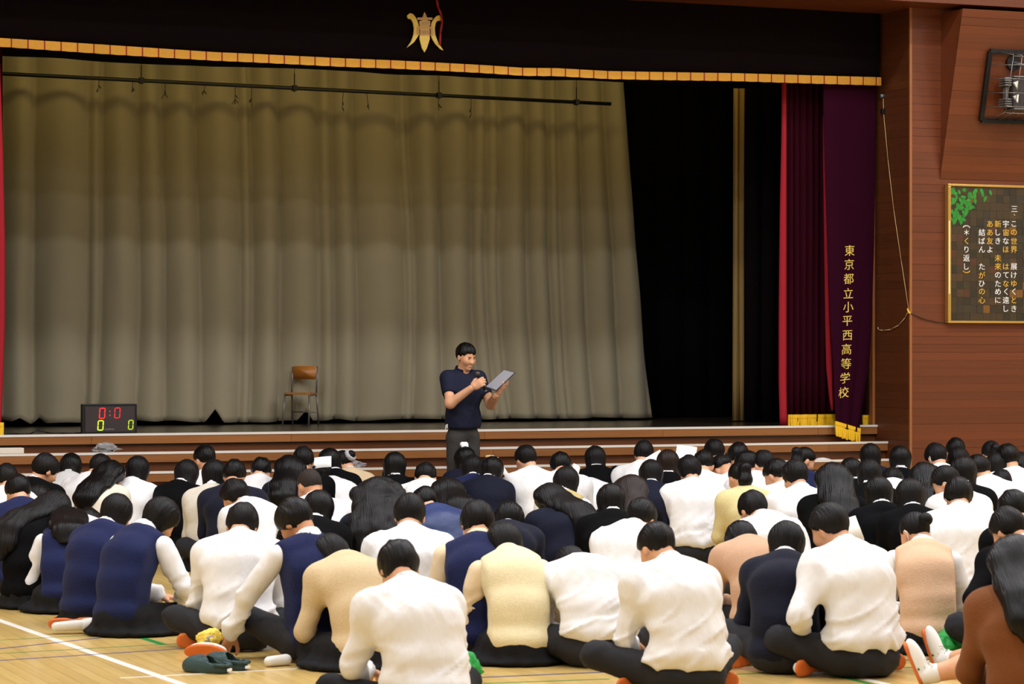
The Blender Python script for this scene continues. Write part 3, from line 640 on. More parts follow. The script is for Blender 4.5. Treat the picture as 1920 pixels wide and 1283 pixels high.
wp = [at(p, q, YW - 0.012) for p, q in ((1709, 588), (1730, 598), (1755, 604), (1776, 606))]
o = MB().tube(wp, 0.004, 6).build('wall_cable', M['dark_wire'], None, True); tag(o, 'thin dark cable sagging along the wall to the song board', 'cable')
# ------------------------------------------------------------------ implicit bodies: distance functions and surface nets
f32 = np.float32
def cap(P, a, b, ra, rb, sx=1.0, sy=1.0):
    a = np.asarray(a, f32); b = np.asarray(b, f32)
    if sx != 1.0 or sy != 1.0:
        k = np.array([1 / sx, 1 / sy, 1], f32); P = P * k; a = a * k; b = b * k
    ba = b - a; pa = P - a; t = np.clip(pa @ ba / max(1e-9, float(ba @ ba)), 0, 1)
    q = pa - t[:, None] * ba
    return np.sqrt(np.einsum('ij,ij->i', q, q)) - (ra + t * (rb - ra))
def ell(P, c, r):
    q = (P - np.asarray(c, f32)) / np.asarray(r, f32); k0 = np.sqrt(np.einsum('ij,ij->i', q, q)) + 1e-6
    q2 = q / np.asarray(r, f32); k1 = np.sqrt(np.einsum('ij,ij->i', q2, q2)) + 1e-6
    return k0 * (k0 - 1) / k1
def smin(a, b, k):
    h = np.maximum(k - np.abs(a - b), 0) / k; return np.minimum(a, b) - h * h * k * 0.25
def smax(a, b, k): return -smin(-a, -b, k)
def chain(P, pts, rs, k, sx=1.0, sy=1.0):
    d = None
    for i in range(len(pts) - 1):
        c = cap(P, pts[i], pts[i + 1], rs[i], rs[i + 1], sx, sy); d = c if d is None else smin(d, c, k)
    return d
def snet(f, lo, hi, h):
    """surface nets on a sparse grid"""
    lo = np.asarray(lo, f32); n4 = np.maximum(2, np.ceil((np.asarray(hi) - lo) / (4 * h)).astype(int)); n = n4 * 4 + 1
    cx = [lo[i] + (np.arange(n4[i]) + 0.5) * 4 * h for i in range(3)]
    G = np.stack(np.meshgrid(*cx, indexing='ij'), -1).reshape(-1, 3).astype(f32)
    dc = f(G).reshape(n4)
    act = np.abs(dc) < 4.6 * h
    V = np.repeat(np.repeat(np.repeat(dc, 4, 0), 4, 1), 4, 2)
    V = np.pad(V, ((0, 1), (0, 1), (0, 1)), mode='edge')
    a2 = np.repeat(np.repeat(np.repeat(act, 4, 0), 4, 1), 4, 2); a2 = np.pad(a2, ((0, 1), (0, 1), (0, 1)), mode='edge')
    a3 = a2.copy()
    a3[1:] |= a2[:-1]; a3[:, 1:] |= a2[:, :-1]; a3[:, :, 1:] |= a2[:, :, :-1]
    ijk = np.argwhere(a3); pts = lo + ijk.astype(f32) * f32(h)
    V[a3] = f(pts)
    for ax in range(3):
        sl = [slice(None)] * 3
        for e in (0, -1):
            sl[ax] = e; V[tuple(sl)] = np.maximum(V[tuple(sl)], h * 0.3)
    ng = V < 0
    cs = ng[:-1].astype(np.int8) + ng[1:]; cs = cs[:, :-1] + cs[:, 1:]; cs = cs[:, :, :-1] + cs[:, :, 1:]
    cell = np.argwhere((cs > 0) & (cs < 8))
    if len(cell) == 0: return np.zeros((0, 3)), np.zeros((0, 4), int)
    cid = np.full(cs.shape, -1, np.int32); cid[tuple(cell.T)] = np.arange(len(cell))
    acc = np.zeros((len(cell), 3), f32); cnt = np.zeros(len(cell), f32)
    off = np.array([(i, j, k) for i in (0, 1) for j in (0, 1) for k in (0, 1)])
    vals = [V[tuple((cell + o).T)] for o in off]
    for i in range(8):
        for ax in range(3):
            if off[i][ax] == 0:
                o2 = off[i].copy(); o2[ax] = 1; j = o2[0] * 4 + o2[1] * 2 + o2[2]
                v0, v1 = vals[i], vals[j]; m = (v0 < 0) != (v1 < 0)
                t = np.where(m, v0 / np.where(m, v0 - v1, 1), 0)
                p = np.repeat(off[i][None].astype(f32), len(cell), 0); p[:, ax] += t
                acc += p * m[:, None]; cnt += m
    vert = lo + (cell + acc / cnt[:, None]) * h
    quads = []
    for ax in range(3):
        u, v = (ax + 1) % 3, (ax + 2) % 3
        sl0 = [slice(None)] * 3; sl1 = [slice(None)] * 3; sl0[ax] = slice(0, -1); sl1[ax] = slice(1, None)
        x = ng[tuple(sl0)] != ng[tuple(sl1)]
        e = np.argwhere(x); e = e[(e[:, u] > 0) & (e[:, v] > 0) & (e[:, u] < n[u] - 1) & (e[:, v] < n[v] - 1)]
        if len(e) == 0: continue
        du = np.zeros(3, int); du[u] = 1; dv = np.zeros(3, int); dv[v] = 1
        q = np.stack([cid[tuple((e - du - dv).T)], cid[tuple((e - dv).T)], cid[tuple(e.T)], cid[tuple((e - du).T)]], 1)
        fl = ~ng[tuple(e.T)]
        q[fl] = q[fl][:, ::-1]; quads.append(q)
    Q = np.concatenate(quads); Q = Q[(Q >= 0).all(1)]
    return vert, Q
def vnormals(V, Q):
    n = np.cross(V[Q[:, 2]] - V[Q[:, 0]], V[Q[:, 3]] - V[Q[:, 1]]); N = np.zeros_like(V)
    for i in range(4):
        for c in range(3): N[:, c] += np.bincount(Q[:, i], n[:, c], len(V))
    return N / (np.linalg.norm(N, axis=1, keepdims=True) + 1e-9)
def relax(V, Q, it=1, lam=0.5):
    n = len(V); e0 = Q.ravel(); e1 = np.roll(Q, -1, 1).ravel()
    deg = np.bincount(e0, minlength=n) + np.bincount(e1, minlength=n)
    for _ in range(it):
        A = np.stack([np.bincount(e0, V[e1, c], n) + np.bincount(e1, V[e0, c], n) for c in range(3)], 1) / np.maximum(deg, 1)[:, None]
        V = V + lam * (A - V)
    return V
def qmesh(name, V, Q, m=None, parent=None, smooth=True):
    me = bpy.data.meshes.new(name); nv, nq = len(V), len(Q)
    me.vertices.add(nv); me.vertices.foreach_set('co', np.asarray(V, f32).ravel())
    me.loops.add(nq * 4); me.loops.foreach_set('vertex_index', np.asarray(Q, np.int32).ravel())
    me.polygons.add(nq); me.polygons.foreach_set('loop_start', np.arange(nq, dtype=np.int32) * 4)
    me.polygons.foreach_set('use_smooth', np.ones(nq, bool)); me.update(calc_edges=True)
    return link(name, me, m, parent)
def bounds(pts, pad): p = np.asarray(pts); return p.min(0) - pad, p.max(0) + pad
def rotx(a): c, s = math.cos(a), math.sin(a); return np.array([[1, 0, 0], [0, c, -s], [0, s, c]], f32)
def roty(a): c, s = math.cos(a), math.sin(a); return np.array([[c, 0, s], [0, 1, 0], [-s, 0, c]], f32)
def rotz(a): c, s = math.cos(a), math.sin(a); return np.array([[c, -s, 0], [s, c, 0], [0, 0, 1]], f32)
def ik(Sh, W, l1, l2, pole):
    Sh = np.asarray(Sh, f32); W = np.asarray(W, f32); d = W - Sh; L = np.linalg.norm(d)
    if L > (l1 + l2) * 0.985: W = Sh + d / L * (l1 + l2) * 0.985; d = W - Sh; L = np.linalg.norm(d)
    x = (l1 * l1 - l2 * l2 + L * L) / (2 * L); hh = math.sqrt(max(1e-6, l1 * l1 - x * x)); u = d / L
    p = np.asarray(pole, f32); p = p - u * (p @ u); p /= np.linalg.norm(p)
    return Sh + u * x + p * hh, W
# ---- hand: palm, four unequal fingers with knuckle bends, thumb from the side of the palm. x = fingers' direction, z = back of the hand, y = thumb side
def hand_sdf(P, curl=0.6, grip=False):
    d = cap(P, (0.0, 0, 0), (0.07, 0.0, 0), 0.026, 0.034, 1, 1.0)
    d = ell(P, (0.045, 0, 0), (0.052, 0.041, 0.017)); d = smin(d, cap(P, (-0.03, 0, 0), (0.015, 0, 0), 0.024, 0.022), 0.02)
    for y, l, c in ((0.030, 0.070, 0.9), (0.010, 0.078, 1.0), (-0.011, 0.072, 1.05), (-0.030, 0.056, 1.15)):
        p = np.array([0.082 - abs(y) * 0.25, y, 0.0]); a = 0.25 * curl * c
        for i, ll in enumerate((0.46, 0.31, 0.23)):
            q = p + l * ll * np.array([math.cos(a), y * 1.2, -math.sin(a)]); d = smin(d, cap(P, p, q, 0.0098 - 0.001 * i, 0.0090 - 0.001 * i), 0.006 if i else 0.010); p = q; a += curl * c
    p0, p1, p2, p3 = np.array([0.012, 0.026, -0.004]), np.array([0.042, 0.050, -0.018]), np.array([0.068, 0.055, -0.032 - 0.01 * curl]), np.array([0.088, 0.050 - 0.012 * curl, -0.042 - 0.012 * curl])
    d = smin(d, cap(P, p0, p1, 0.017, 0.0125), 0.014); d = smin(d, cap(P, p1, p2, 0.0118, 0.0105), 0.006); d = smin(d, cap(P, p2, p3, 0.0105, 0.0085), 0.006)
    return d
HANDS = {}
def hand_mesh(curl, h):
    k = (round(curl, 2), h)
    if k not in HANDS: HANDS[k] = snet(lambda P: hand_sdf(P, curl), (-0.07, -0.07, -0.13), (0.19, 0.09, 0.05), h)
    return HANDS[k]
def frame(xd, zd):
    x = np.asarray(xd, float); x = x / np.linalg.norm(x); z = np.asarray(zd, float); z = z - x * (z @ x); z /= np.linalg.norm(z); return np.stack([x, np.cross(z, x), z], 1)
# ---- head: skull, jaw, cheek, nose, brow, ears, lips.  y = face, z = up, origin between the ears
def head_sdf(Q, fine=True):
    d = ell(Q, (0, -0.006, 0.026), (0.074, 0.094, 0.089))
    d = smin(d, ell(Q, (0, 0.026, -0.038), (0.057, 0.066, 0.076)), 0.035)
    d = smin(d, ell(Q, (0, 0.068, -0.096), (0.026, 0.024, 0.020)), 0.025)
    for s in (-1, 1):
        if fine: d = smax(d, -ell(Q, (s * 0.032, 0.100, 0.006), (0.019, 0.014, 0.012)), 0.012)
        d = smin(d, ell(Q, (s * 0.038, 0.062, -0.025), (0.022, 0.022, 0.024)), 0.035)
        d = smin(d, ell(Q, (s * 0.0775, -0.004 - 0.0, -0.008), (0.011, 0.020, 0.033)), 0.006)
        if fine: d = smax(d, -ell(Q, (s * 0.088, 0.002, -0.006), (0.007, 0.010, 0.017)), 0.005)
    d = smin(d, cap(Q, (0, 0.090, 0.004), (0, 0.106, -0.030), 0.007, 0.0125), 0.012)
    if fine:
        d = smin(d, ell(Q, (0.011, 0.098, -0.034), (0.009, 0.010, 0.008)), 0.006); d = smin(d, ell(Q, (-0.011, 0.098, -0.034), (0.009, 0.010, 0.008)), 0.006)
        d = smin(d, ell(Q, (0, 0.090, -0.061), (0.024, 0.010, 0.006)), 0.006); d = smin(d, ell(Q, (0, 0.088, -0.072), (0.020, 0.010, 0.007)), 0.006)
    return d
def zlim(y, tab): return np.interp(y, (-0.13, -0.075, -0.03, 0.02, 0.055, 0.12), tab).astype(f32)
HZ = {'short': (-0.070, -0.062, -0.030, 0.006, 0.040, 0.056), 'bowl': (-0.062, -0.066, -0.052, -0.030, 0.006, 0.030), 'buzz': (-0.060, -0.052, -0.024, 0.012, 0.046, 0.062),
      'under': (0.0, 0.0, 0.012, 0.022, 0.045, 0.06), 'tied': (-0.070, -0.066, -0.030, 0.0, 0.036, 0.05), 'bob': (-0.070, -0.075, -0.07, -0.04, 0.012, 0.034), 'wavy_short': (-0.078, -0.072, -0.052, -0.02, 0.012, 0.034)}
HR = {'short': (0.0865, 0.108, 0.102), 'bowl': (0.091, 0.110, 0.104), 'buzz': (0.0775, 0.0975, 0.0925), 'under': (0.084, 0.105, 0.101), 'tied': (0.0800, 0.1000, 0.095), 'bob': (0.092, 0.109, 0.102), 'wavy_short': (0.095, 0.114, 0.106)}
def hair_cap(Q, style):
    d = ell(Q, (0, -0.010, 0.030), HR[style])
    th = np.arctan2(Q[:, 0], Q[:, 1]); j = 0.013 * vnoise(np.stack([th * 7, th * 0 + 2, th * 0], 1), 9) if style not in ('buzz', 'under') else 0
    return smax(d, (zlim(Q[:, 1], HZ[style]) + j - Q[:, 2]) * 0.85, 0.012)

# ---- materials for people
M['skin'] = mat('skin', (214, 160, 124), 0.5, 0.06, (30, 30, 30), spec=0.35)
M['skin_tan'] = mat('tanned skin', (196, 140, 102), 0.5, 0.06, (30, 30, 30), spec=0.35)
def hair_mat(name, rgb, rough=0.40, spec=0.20):
    m = mat(name, rgb, rough, 0.45, (120, 12, 6), 0.45, (150, 16, 9), spec=spec); return m
M['hair'] = hair_mat('black hair', (10, 9, 9)); M['hair2'] = hair_mat('soft black hair', (13, 11, 11), 0.5); M['hair_brown'] = hair_mat('dark brown hair', (32, 20, 15)); M['hair_buzz'] = hair_mat('cropped brown black hair', (40, 31, 26), 0.7, 0.3)
def knit(name, rgb, **k): return mat(name, rgb, 0.85, 0.08, (60, 60, 60), 0.30, (220, 220, 90), spec=0.2, sheen=0.04, **k)
def shirt_m(name, rgb): return mat(name, rgb, 0.7, 0.02, (9, 9, 9), 0.45, (17, 17, 8), spec=0.25)
CL = {'white': shirt_m('white shirt cotton', (224, 223, 222)), 'ivory': shirt_m('off white shirt cotton', (226, 217, 196)), 'cream_sleeve': shirt_m('cream sleeve cotton', (226, 206, 172)),
      'navy': knit('navy knit', (20, 28, 68)), 'navy2': knit('dark navy knit', (15, 18, 36)), 'purple': knit('purple navy jersey', (40, 37, 86)), 'black': mat('black knit', (9, 9, 11), 0.9, 0.08, (60, 60, 60), 0.3, (220, 220, 90), spec=0.08), 'blazer': mat('dark navy blazer wool', (15, 18, 36), 0.85, 0.05, (40, 40, 40), 0.1, (90, 90, 90), spec=0.2),
      'grey_white': knit('pale grey knit', (206, 206, 204)), 'oat': knit('pale oat knit', (214, 208, 192)), 'tan': knit('tan knit', (204, 182, 144)), 'yellow': knit('pale yellow knit', (212, 197, 144)), 'yellow_pale': knit('cream yellow knit', (224, 212, 172)),
      'peach': knit('peach knit', (214, 177, 144)), 'salmon': knit('salmon beige knit', (194, 156, 126)), 'brown': knit('caramel brown knit', (116, 68, 34)), 'khaki': knit('khaki knit', (184, 166, 112)), 'beige': knit('beige knit', (206, 182, 146)),
      'wind': mat('blue navy windbreaker', (38, 54, 98), 0.5, 0.05, (9, 9, 9), 0.3, (14, 14, 14), spec=0.4)}
M['trousers'] = mat('charcoal trousers', (34, 34, 37), 0.8, 0.10, (20, 20, 20), 0.2, (20, 20, 20), spec=0.25)
M['trousers_black'] = mat('black trousers', (18, 18, 21), 0.8, 0.10, (20, 20, 20), 0.2, (20, 20, 20), spec=0.25)
M['skirt'] = mat('black grey pleated skirt', (20, 20, 22), 0.85, 0.12, (30, 30, 30), 0.2, (30, 30, 30), spec=0.2)
M['shoe_white'] = mat('white canvas shoe', (226, 224, 218), 0.6, 0.05, (30, 30, 30)); M['sole_orange'] = mat('orange rubber sole', (206, 104, 38), 0.6, 0.12, (40, 40, 40))
M['sock'] = mat('white sock', (228, 226, 222), 0.85); M['mask'] = mat('white face mask', (232, 232, 230), 0.7); M['belt'] = mat('black belt', (14, 14, 15), 0.4)
M['paper'] = mat('white paper', (240, 240, 236), 0.7); M['eye'] = mat('dark eye', (20, 14, 12), 0.2); M['lips'] = mat('lips', (196, 136, 110), 0.5)
TOPS = {'W': ('shirt', 'white', None, 'white shirt'), 'I': ('shirt', 'ivory', None, 'off-white shirt'), 'NV': ('vest', 'white', 'navy', 'navy knit vest'), 'KNV': ('vest', 'white', 'navy2', 'dark navy vest'),
        'NC': ('sweater', 'white', 'navy', 'navy cardigan'), 'DN': ('sweater', 'white', 'navy2', 'dark navy cardigan'), 'BC': ('sweater', 'white', 'black', 'black cardigan'), 'NB': ('sweater', 'white', 'blazer', 'dark navy blazer'),
        'GV': ('vest', 'white', 'grey_white', 'pale grey vest'), 'OS': ('sweater', 'white', 'oat', 'pale oat sweater'), 'TV': ('sweater', 'white', 'tan', 'tan sweater'), 'YC': ('sweater', 'white', 'yellow', 'pale yellow cardigan'), 'YV': ('vest', 'cream_sleeve', 'yellow_pale', 'cream yellow vest'),
        'PV': ('vest', 'white', 'peach', 'peach vest'), 'SC': ('sweater', 'white', 'salmon', 'salmon beige cardigan'), 'BR': ('sweater', 'white', 'brown', 'caramel brown cardigan'), 'KV': ('vest', 'white', 'khaki', 'khaki vest'), 'BE': ('sweater', 'white', 'beige', 'beige sweater'),
        'PU': ('sweater', 'white', 'purple', 'purple navy jersey'), 'WB': ('sweater', 'white', 'wind', 'blue navy windbreaker'), 'NVC': ('vest', 'cream_sleeve', 'navy', 'cream-sleeved navy vest')}
HAIRN = {'short': 'short black hair', 'bowl': 'rounded black hair', 'buzz': 'cropped brownish hair', 'under': 'undercut black hair', 'bob': 'bobbed black hair', 'long': 'long black hair', 'long_brown': 'dark brown hair', 'wavy': 'long wavy hair', 'pony': 'black ponytail', 'bun': 'black bun', 'wavy_short': 'tousled black hair', 'half': 'half-tied black hair'}
GIRL = {'bob', 'long', 'long_brown', 'wavy', 'pony', 'bun', 'half'}

def wrinkle(V, N, amp, seed, knit_=False):
    x, y, z = V[:, 0], V[:, 1], V[:, 2]; s = seed * 3.7
    if knit_:
        d = 0.6 * vnoise(np.stack([x * 7 + s, y * 7, z * 7], 1), 1) + 0.5 * vnoise(np.stack([x * 5 + s, y * 9, z * 17], 1), 2)
        return V + N * (d * amp)[:, None]
    a = vnoise(np.stack([(x + 0.8 * z) * 10 + s + 1.2 * np.sin(z * 9), (x - z) * 2.6, y * 3], 1), 3); b = vnoise(np.stack([(x - 0.8 * z) * 10 + s + 1.2 * np.sin(z * 11), (x + z) * 2.6, y * 3 + 5], 1), 4); c = vnoise(np.stack([x * 4 + s, y * 4, z * 15], 1), 5)
    r = np.clip(1 - 2.2 * np.abs(a), 0, 1) ** 1.5 + np.clip(1 - 2.2 * np.abs(b), 0, 1) ** 1.5 - 0.55 + 0.35 * c
    low = np.clip((0.50 - z) / 0.30, 0.30, 1.0)
    return V + N * (r * amp * low)[:, None]
def place(spec, L, sc, psi, rg):
    hx, hy = spec[:2]; op = spec[6] if len(spec) > 6 else {}
    a1, a2, a3, an = [math.radians(v) for v in (-4 + 22 * L, 8 + 47 * L, 22 + 64 * L, 30 + 74 * L)]; hp = math.radians(op.get('hp', 22 + 58 * L))
    side = op.get('side', rg.uniform(-0.02, 0.02)); hyaw = math.radians(op.get('hyaw', rg.uniform(-8, 8))); hroll = math.radians(op.get('roll', rg.uniform(-5, 5)))
    dr = lambda a: np.array([0, math.sin(a), math.cos(a)]); vx = lambda x: np.array([x, 0, 0])
    P0 = np.array([0, 0, 0.125]); P1 = P0 + 0.16 * dr(a1) + vx(0.15 * side); P2 = P1 + 0.17 * dr(a2) + vx(0.4 * side); N = P2 + 0.17 * dr(a3) + vx(0.45 * side)
    A = N + 0.085 * dr(an); Rh = rotz(hyaw) @ rotx(-hp) @ roty(hroll); H = A + Rh @ np.array([0, 0.022, 0.062])
    B = H + Rh @ np.array([0, -0.02, 0.035])
    # placement
    key = B if op.get('k') != 'n' else N + np.array([0, -0.03, 0.05])
    s = (hy - HOR) / (CAMZ - key[2] * sc); s = max(s, op.get('smin', 0)); Z = F / s; r = (hx - 960) / F
    wx, wy = Z * (r * CS + SN), Z * (CS - r * SN); rz = math.radians(psi) - TH
    cr, sr = math.cos(rz), math.sin(rz); kx, ky = key[0] * sc, key[1] * sc
    loc = (wx - (cr * kx - sr * ky), wy - (sr * kx + cr * ky), 0.0)
    return P0, P1, P2, N, A, Rh, H, a1, a2, a3, an, dr, vx, side, s, rz, loc
PEOPLE = []
NTRI = [0]
def person(spec, dL=0.0):
    """one seated person from (head pixel x, y, lean 0..1, facing left of the view direction in degrees, top, hair, options)"""
    hx, hy, L, psi, top, hair = spec[:6]; op = spec[6] if len(spec) > 6 else {}; L = L + dL
    girl = hair in GIRL if 'girl' not in op else op['girl']; sc = op.get('sc', 0.955 if girl else 1.0)
    seed = len(PEOPLE) + 1; rg = random.Random(seed * 17)
    psi = psi + rg.uniform(-4, 4)
    P0, P1, P2, N, A, Rh, H, a1, a2, a3, an, dr, vx, side, s, rz, loc = place(spec, L, sc, psi, rg)
    near = s > 285; h_sh = 0.0142 if near else 0.021; h_body = 0.0142 if near else 0.0132 if op.get('face') or op.get('mask') or abs(op.get('hyaw', 0)) > 17 else 0.0205; h_hair = 0.0100 if near else 0.0138; h_leg = 0.021 if near else 0.028
    if s > 340: h_sh = 0.0118
    if hair in ('long', 'long_brown', 'half') and op.get('hl', 0.34) <= 0.22: op = dict(op, bl=0.095 + 0.36 * op['hl'], **({'hm': 'hair_brown'} if hair == 'long_brown' else {})); hair = 'bob'
    root = empty('person', loc, rz); root.scale = (sc, sc, sc)
    sw = 0.158 if girl else 0.178; n3 = np.array([0, math.cos(a3), -math.sin(a3)]); d3 = dr(a3)
    Sc = N - 0.055 * d3 + n3 * 0.025
    arms = []
    for sg, nm in ((-1, 'l'), (1, 'r')):
        Sh = Sc + np.array([sg * sw, 0, 0.0]) + n3 * 0.01
        hd = op.get('a' + nm)
        if op.get('a' + nm + 'p'):
            g_ = on_floor(*op['a' + nm + 'p']); qx, qy = g_.x - loc[0], g_.y - loc[1]; c_, s_2 = math.cos(rz), math.sin(rz); hd = ((c_ * qx + s_2 * qy) / sc, (-s_2 * qx + c_ * qy) / sc, g_.z / sc)
        W = np.array(hd) if hd else np.array([sg * (0.06 + rg.uniform(0, 0.05)), N[1] * 0.5 + 0.29 + rg.uniform(-0.02, 0.03), 0.20 - 0.06 * L + rg.uniform(0, 0.03)])
        E, W = ik(Sh, W, 0.275, 0.235, op.get('pole' + nm, (sg * 0.60, -0.30 - rg.uniform(0, 0.3), -0.75))); arms.append((Sh, E, W, sg))
    kw = 0.94 if girl else 1.0
    def torso(P, g=0.0):
        Pc = P.copy(); zz = np.clip((P[:, 2] - 0.1) / max(0.1, N[2] - 0.1), 0, 1)
        d = cap(P, P0 - [0, 0, 0.03], P1, 0.120 * kw + g, 0.106 * kw + g, 1.40)
        d = smin(d, cap(P, P1, P2, 0.106 * kw + g, 0.116 * kw + g, 1.36), 0.06)
        d = smin(d, cap(P, P2, P2 + 0.66 * (N - P2), 0.116 * kw + g, 0.090 * kw + g, 1.46), 0.06)
        for Sh, E, W, sg in arms:
            d = smin(d, cap(P, N - d3 * 0.02, Sh, 0.052 + g, 0.055 + g), 0.06)
        return d
    def arms_d(P, g=0.0, gw=0.0):
        d = None
        for Sh, E, W, sg in arms:
            a = smin(cap(P, Sh, E, 0.056 + g, 0.044 + g), cap(P, E, W, 0.044 + g, 0.032 + g + gw), 0.03); d = a if d is None else np.minimum(d, a)
        return d
    cu = N + 0.045 * dr(an); cl = N - 0.012 * dr(an)
    def collar_d(P, g=0.0):
        return np.maximum(np.abs(cap(P, cl, cu + 0.02 * dr(an), 0.064, 0.062)) - 0.008, (P - cu) @ np.asarray(dr(an) + np.array([0, 0.35, 0]), f32))
    Aall = np.array([P0, P1, P2, N] + [q for a in arms for q in a[:3]])
    hem = 0.135 if not girl else 0.10
    kind, c1, c2, noun = TOPS[top]
    # body (one mesh: trunk, neck, head, arms and the two hands)
    def body_d(P):
        d = smin(torso(P, -0.022), arms_d(P, -0.023), 0.02)
        d = smin(d, cap(P, N - 0.03 * d3, A + Rh @ np.array([0, -0.008, 0.01]), 0.058 * kw, 0.050 * kw), 0.03)
        return smin(d, head_sdf(((P - H.astype(f32)) @ Rh).astype(f32), near), 0.02)
    lo, hi = bounds(np.vstack([Aall, H]), 0.15)
    V, Q = snet(body_d, lo, hi, h_body)
    Vs, Qs = [V], [Q]; n0 = len(V)
    hv, hq = hand_mesh(0.55, 0.0065 if near else 0.011)
    for Sh, E, W, sg in arms:
        u = (W - E) / np.linalg.norm(W - E); R = frame(u, (0.0, -0.3 * (1 - abs(u[1])), 1)); 
        hv2 = hv * np.array([1, sg * 1.0, 1]); Vs.append(hv2 @ R.T + W + u * 0.012); Qs.append((hq if sg > 0 else hq[:, ::-1]) + n0); n0 += len(hv)
    V = np.vstack(Vs); Q = np.vstack(Qs)
    qmesh('body', V, Q, M[op.get('skin', 'skin')], root); NTRI[0] += 2 * len(Q)
    # shirt / vest / sweater
    am = op.get('fold', 0.017)
    if kind == 'shirt':
        def f(P):
            d = smin(torso(P, 0.016), arms_d(P, 0.006, 0.006), 0.075)
            d = np.minimum(d, collar_d(P)); lz = P[:, 2]
            d = smin(d, ell(P, (0.0, 0.01, hem + 0.055), (0.206 * kw, 0.162 * kw, 0.085)), 0.05)
            return smax(d, hem - lz, 0.02)
        lo, hi = bounds(Aall, 0.16); V, Q = snet(f, lo, hi, h_sh); Nn = vnormals(V, Q); V = wrinkle(V, Nn, am, seed)
        qmesh('shirt', V, Q, CL[c1], root); NTRI[0] += 2 * len(Q)
    elif kind == 'vest':
        def f(P):
            d = arms_d(P, 0.008, 0.006); d = np.minimum(d, collar_d(P)); return d
        lo, hi = bounds(Aall, 0.13); V, Q = snet(f, lo, hi, h_sh); V = wrinkle(V, vnormals(V, Q), am, seed)
        qmesh('shirt', V, Q, CL[c1], root); NTRI[0] += 2 * len(Q)
        def g_(P):
            d = torso(P, 0.012); d = smin(d, ell(P, (0, 0.0, 0.13), (0.196 * kw, 0.158 * kw, 0.085)), 0.03)
            d = smax(d, np.abs(P[:, 0] - (N[0])) - (sw + 0.002), 0.015)
            for Sh, E, W, sg in arms: d = smax(d, -cap(P, Sh + np.array([sg * 0.02, 0, 0]), E + np.array([sg * 0.03, 0, 0]), 0.055, 0.04), 0.01)
            d = smax(d, -cap(P, N + n3 * 0.03, cu + n3 * 0.03, 0.066, 0.07), 0.012)
            return smax(d, 0.06 - P[:, 2], 0.02)
        lo, hi = bounds(Aall[:4], 0.24); V, Q = snet(g_, lo, hi, h_sh); V = wrinkle(V, vnormals(V, Q), 0.010, seed, True)
        qmesh('vest', V, Q, CL[c2], root); NTRI[0] += 2 * len(Q)
    else:
        lo, hi = bounds([cl, cu], 0.09); V, Q = snet(collar_d, lo, hi, h_sh * 0.75); qmesh('shirt_collar', V, Q, CL[c1], root); NTRI[0] += 2 * len(Q)
        def g_(P):
            d = smin(torso(P, 0.016), arms_d(P, 0.010, 0.006), 0.075); d = smin(d, ell(P, (0, 0.0, 0.12), (0.198 * kw, 0.160 * kw, 0.085)), 0.03)
            d = smax(d, -cap(P, N + n3 * 0.03, cu + n3 * 0.03, 0.058, 0.066), 0.012)
            return smax(d, (0.045 if girl else 0.09) - P[:, 2], 0.02)
        lo, hi = bounds(Aall, 0.18); V, Q = snet(g_, lo, hi, h_sh); V = wrinkle(V, vnormals(V, Q), 0.010, seed, True)
        qmesh(op.get('noun', 'cardigan' if 'cardigan' in noun else 'blazer' if 'blazer' in noun else 'jacket' if top in ('PU', 'WB') else 'sweater'), V, Q, CL[c2], root); NTRI[0] += 2 * len(Q)
    if kind != 'sweater' and s > 262:       # folded-over collar
        dn = np.asarray(dr(an), f32); f0 = N - 0.004 * dr(an)
        def f(P):
            t = (P - f0.astype(f32)) @ dn
            return smax(np.maximum(np.abs(cap(P, f0 - 0.02 * dr(an), cu + 0.02 * dr(an), 0.088, 0.064)) - 0.006, np.maximum(-t - 0.004, (P - cu) @ np.asarray(dr(an) + np.array([0, 0.35, 0]), f32) - 0.004)), (P - N.astype(f32)) @ n3.astype(f32) - 0.07, 0.01)
        V, Q = snet(f, *bounds([cl, cu], 0.11), 0.0085); qmesh('collar', V, Q, CL[c1], root); NTRI[0] += 2 * len(Q)
    # lower body
    if girl and op.get('legs') != 'cross':
        ph = rg.uniform(0, 6)
        def f(P):
            x, y = P[:, 0], P[:, 1] - 0.10; th = np.arctan2(y, x); w_ = 0.004 * np.sin(th * 15 + ph) * np.clip((0.16 - P[:, 2]) / 0.1, 0, 1)
            d = ell(P, (0, 0.0, 0.10), (0.185, 0.145, 0.11)); d = smin(d, cap(P, (-0.10, 0.05, 0.09), (-0.15, 0.36, 0.09), 0.095, 0.075), 0.06); d = smin(d, cap(P, (0.10, 0.05, 0.09), (0.15, 0.36, 0.09), 0.095, 0.075), 0.06)
            d = smin(d, ell(P, (0.0, 0.13, 0.0), (0.31, 0.32, 0.075)), 0.05)
            return smax(d - w_, 0.004 - P[:, 2], 0.006)
        V, Q = snet(f, (-0.40, -0.34, -0.02), (0.40, 0.52, 0.30), h_leg); V = wrinkle(V, vnormals(V, Q), 0.006, seed)
        V[:, 2] = np.maximum(V[:, 2], 0.002); qmesh('skirt', V, Q, M['skirt'], root); NTRI[0] += 2 * len(Q)
    else:
        kx_, ky_, kz_ = op.get('knee', (0.335 + rg.uniform(-0.03, 0.02), 0.26 + rg.uniform(-0.03, 0.04), 0.155 + rg.uniform(-0.02, 0.03)))
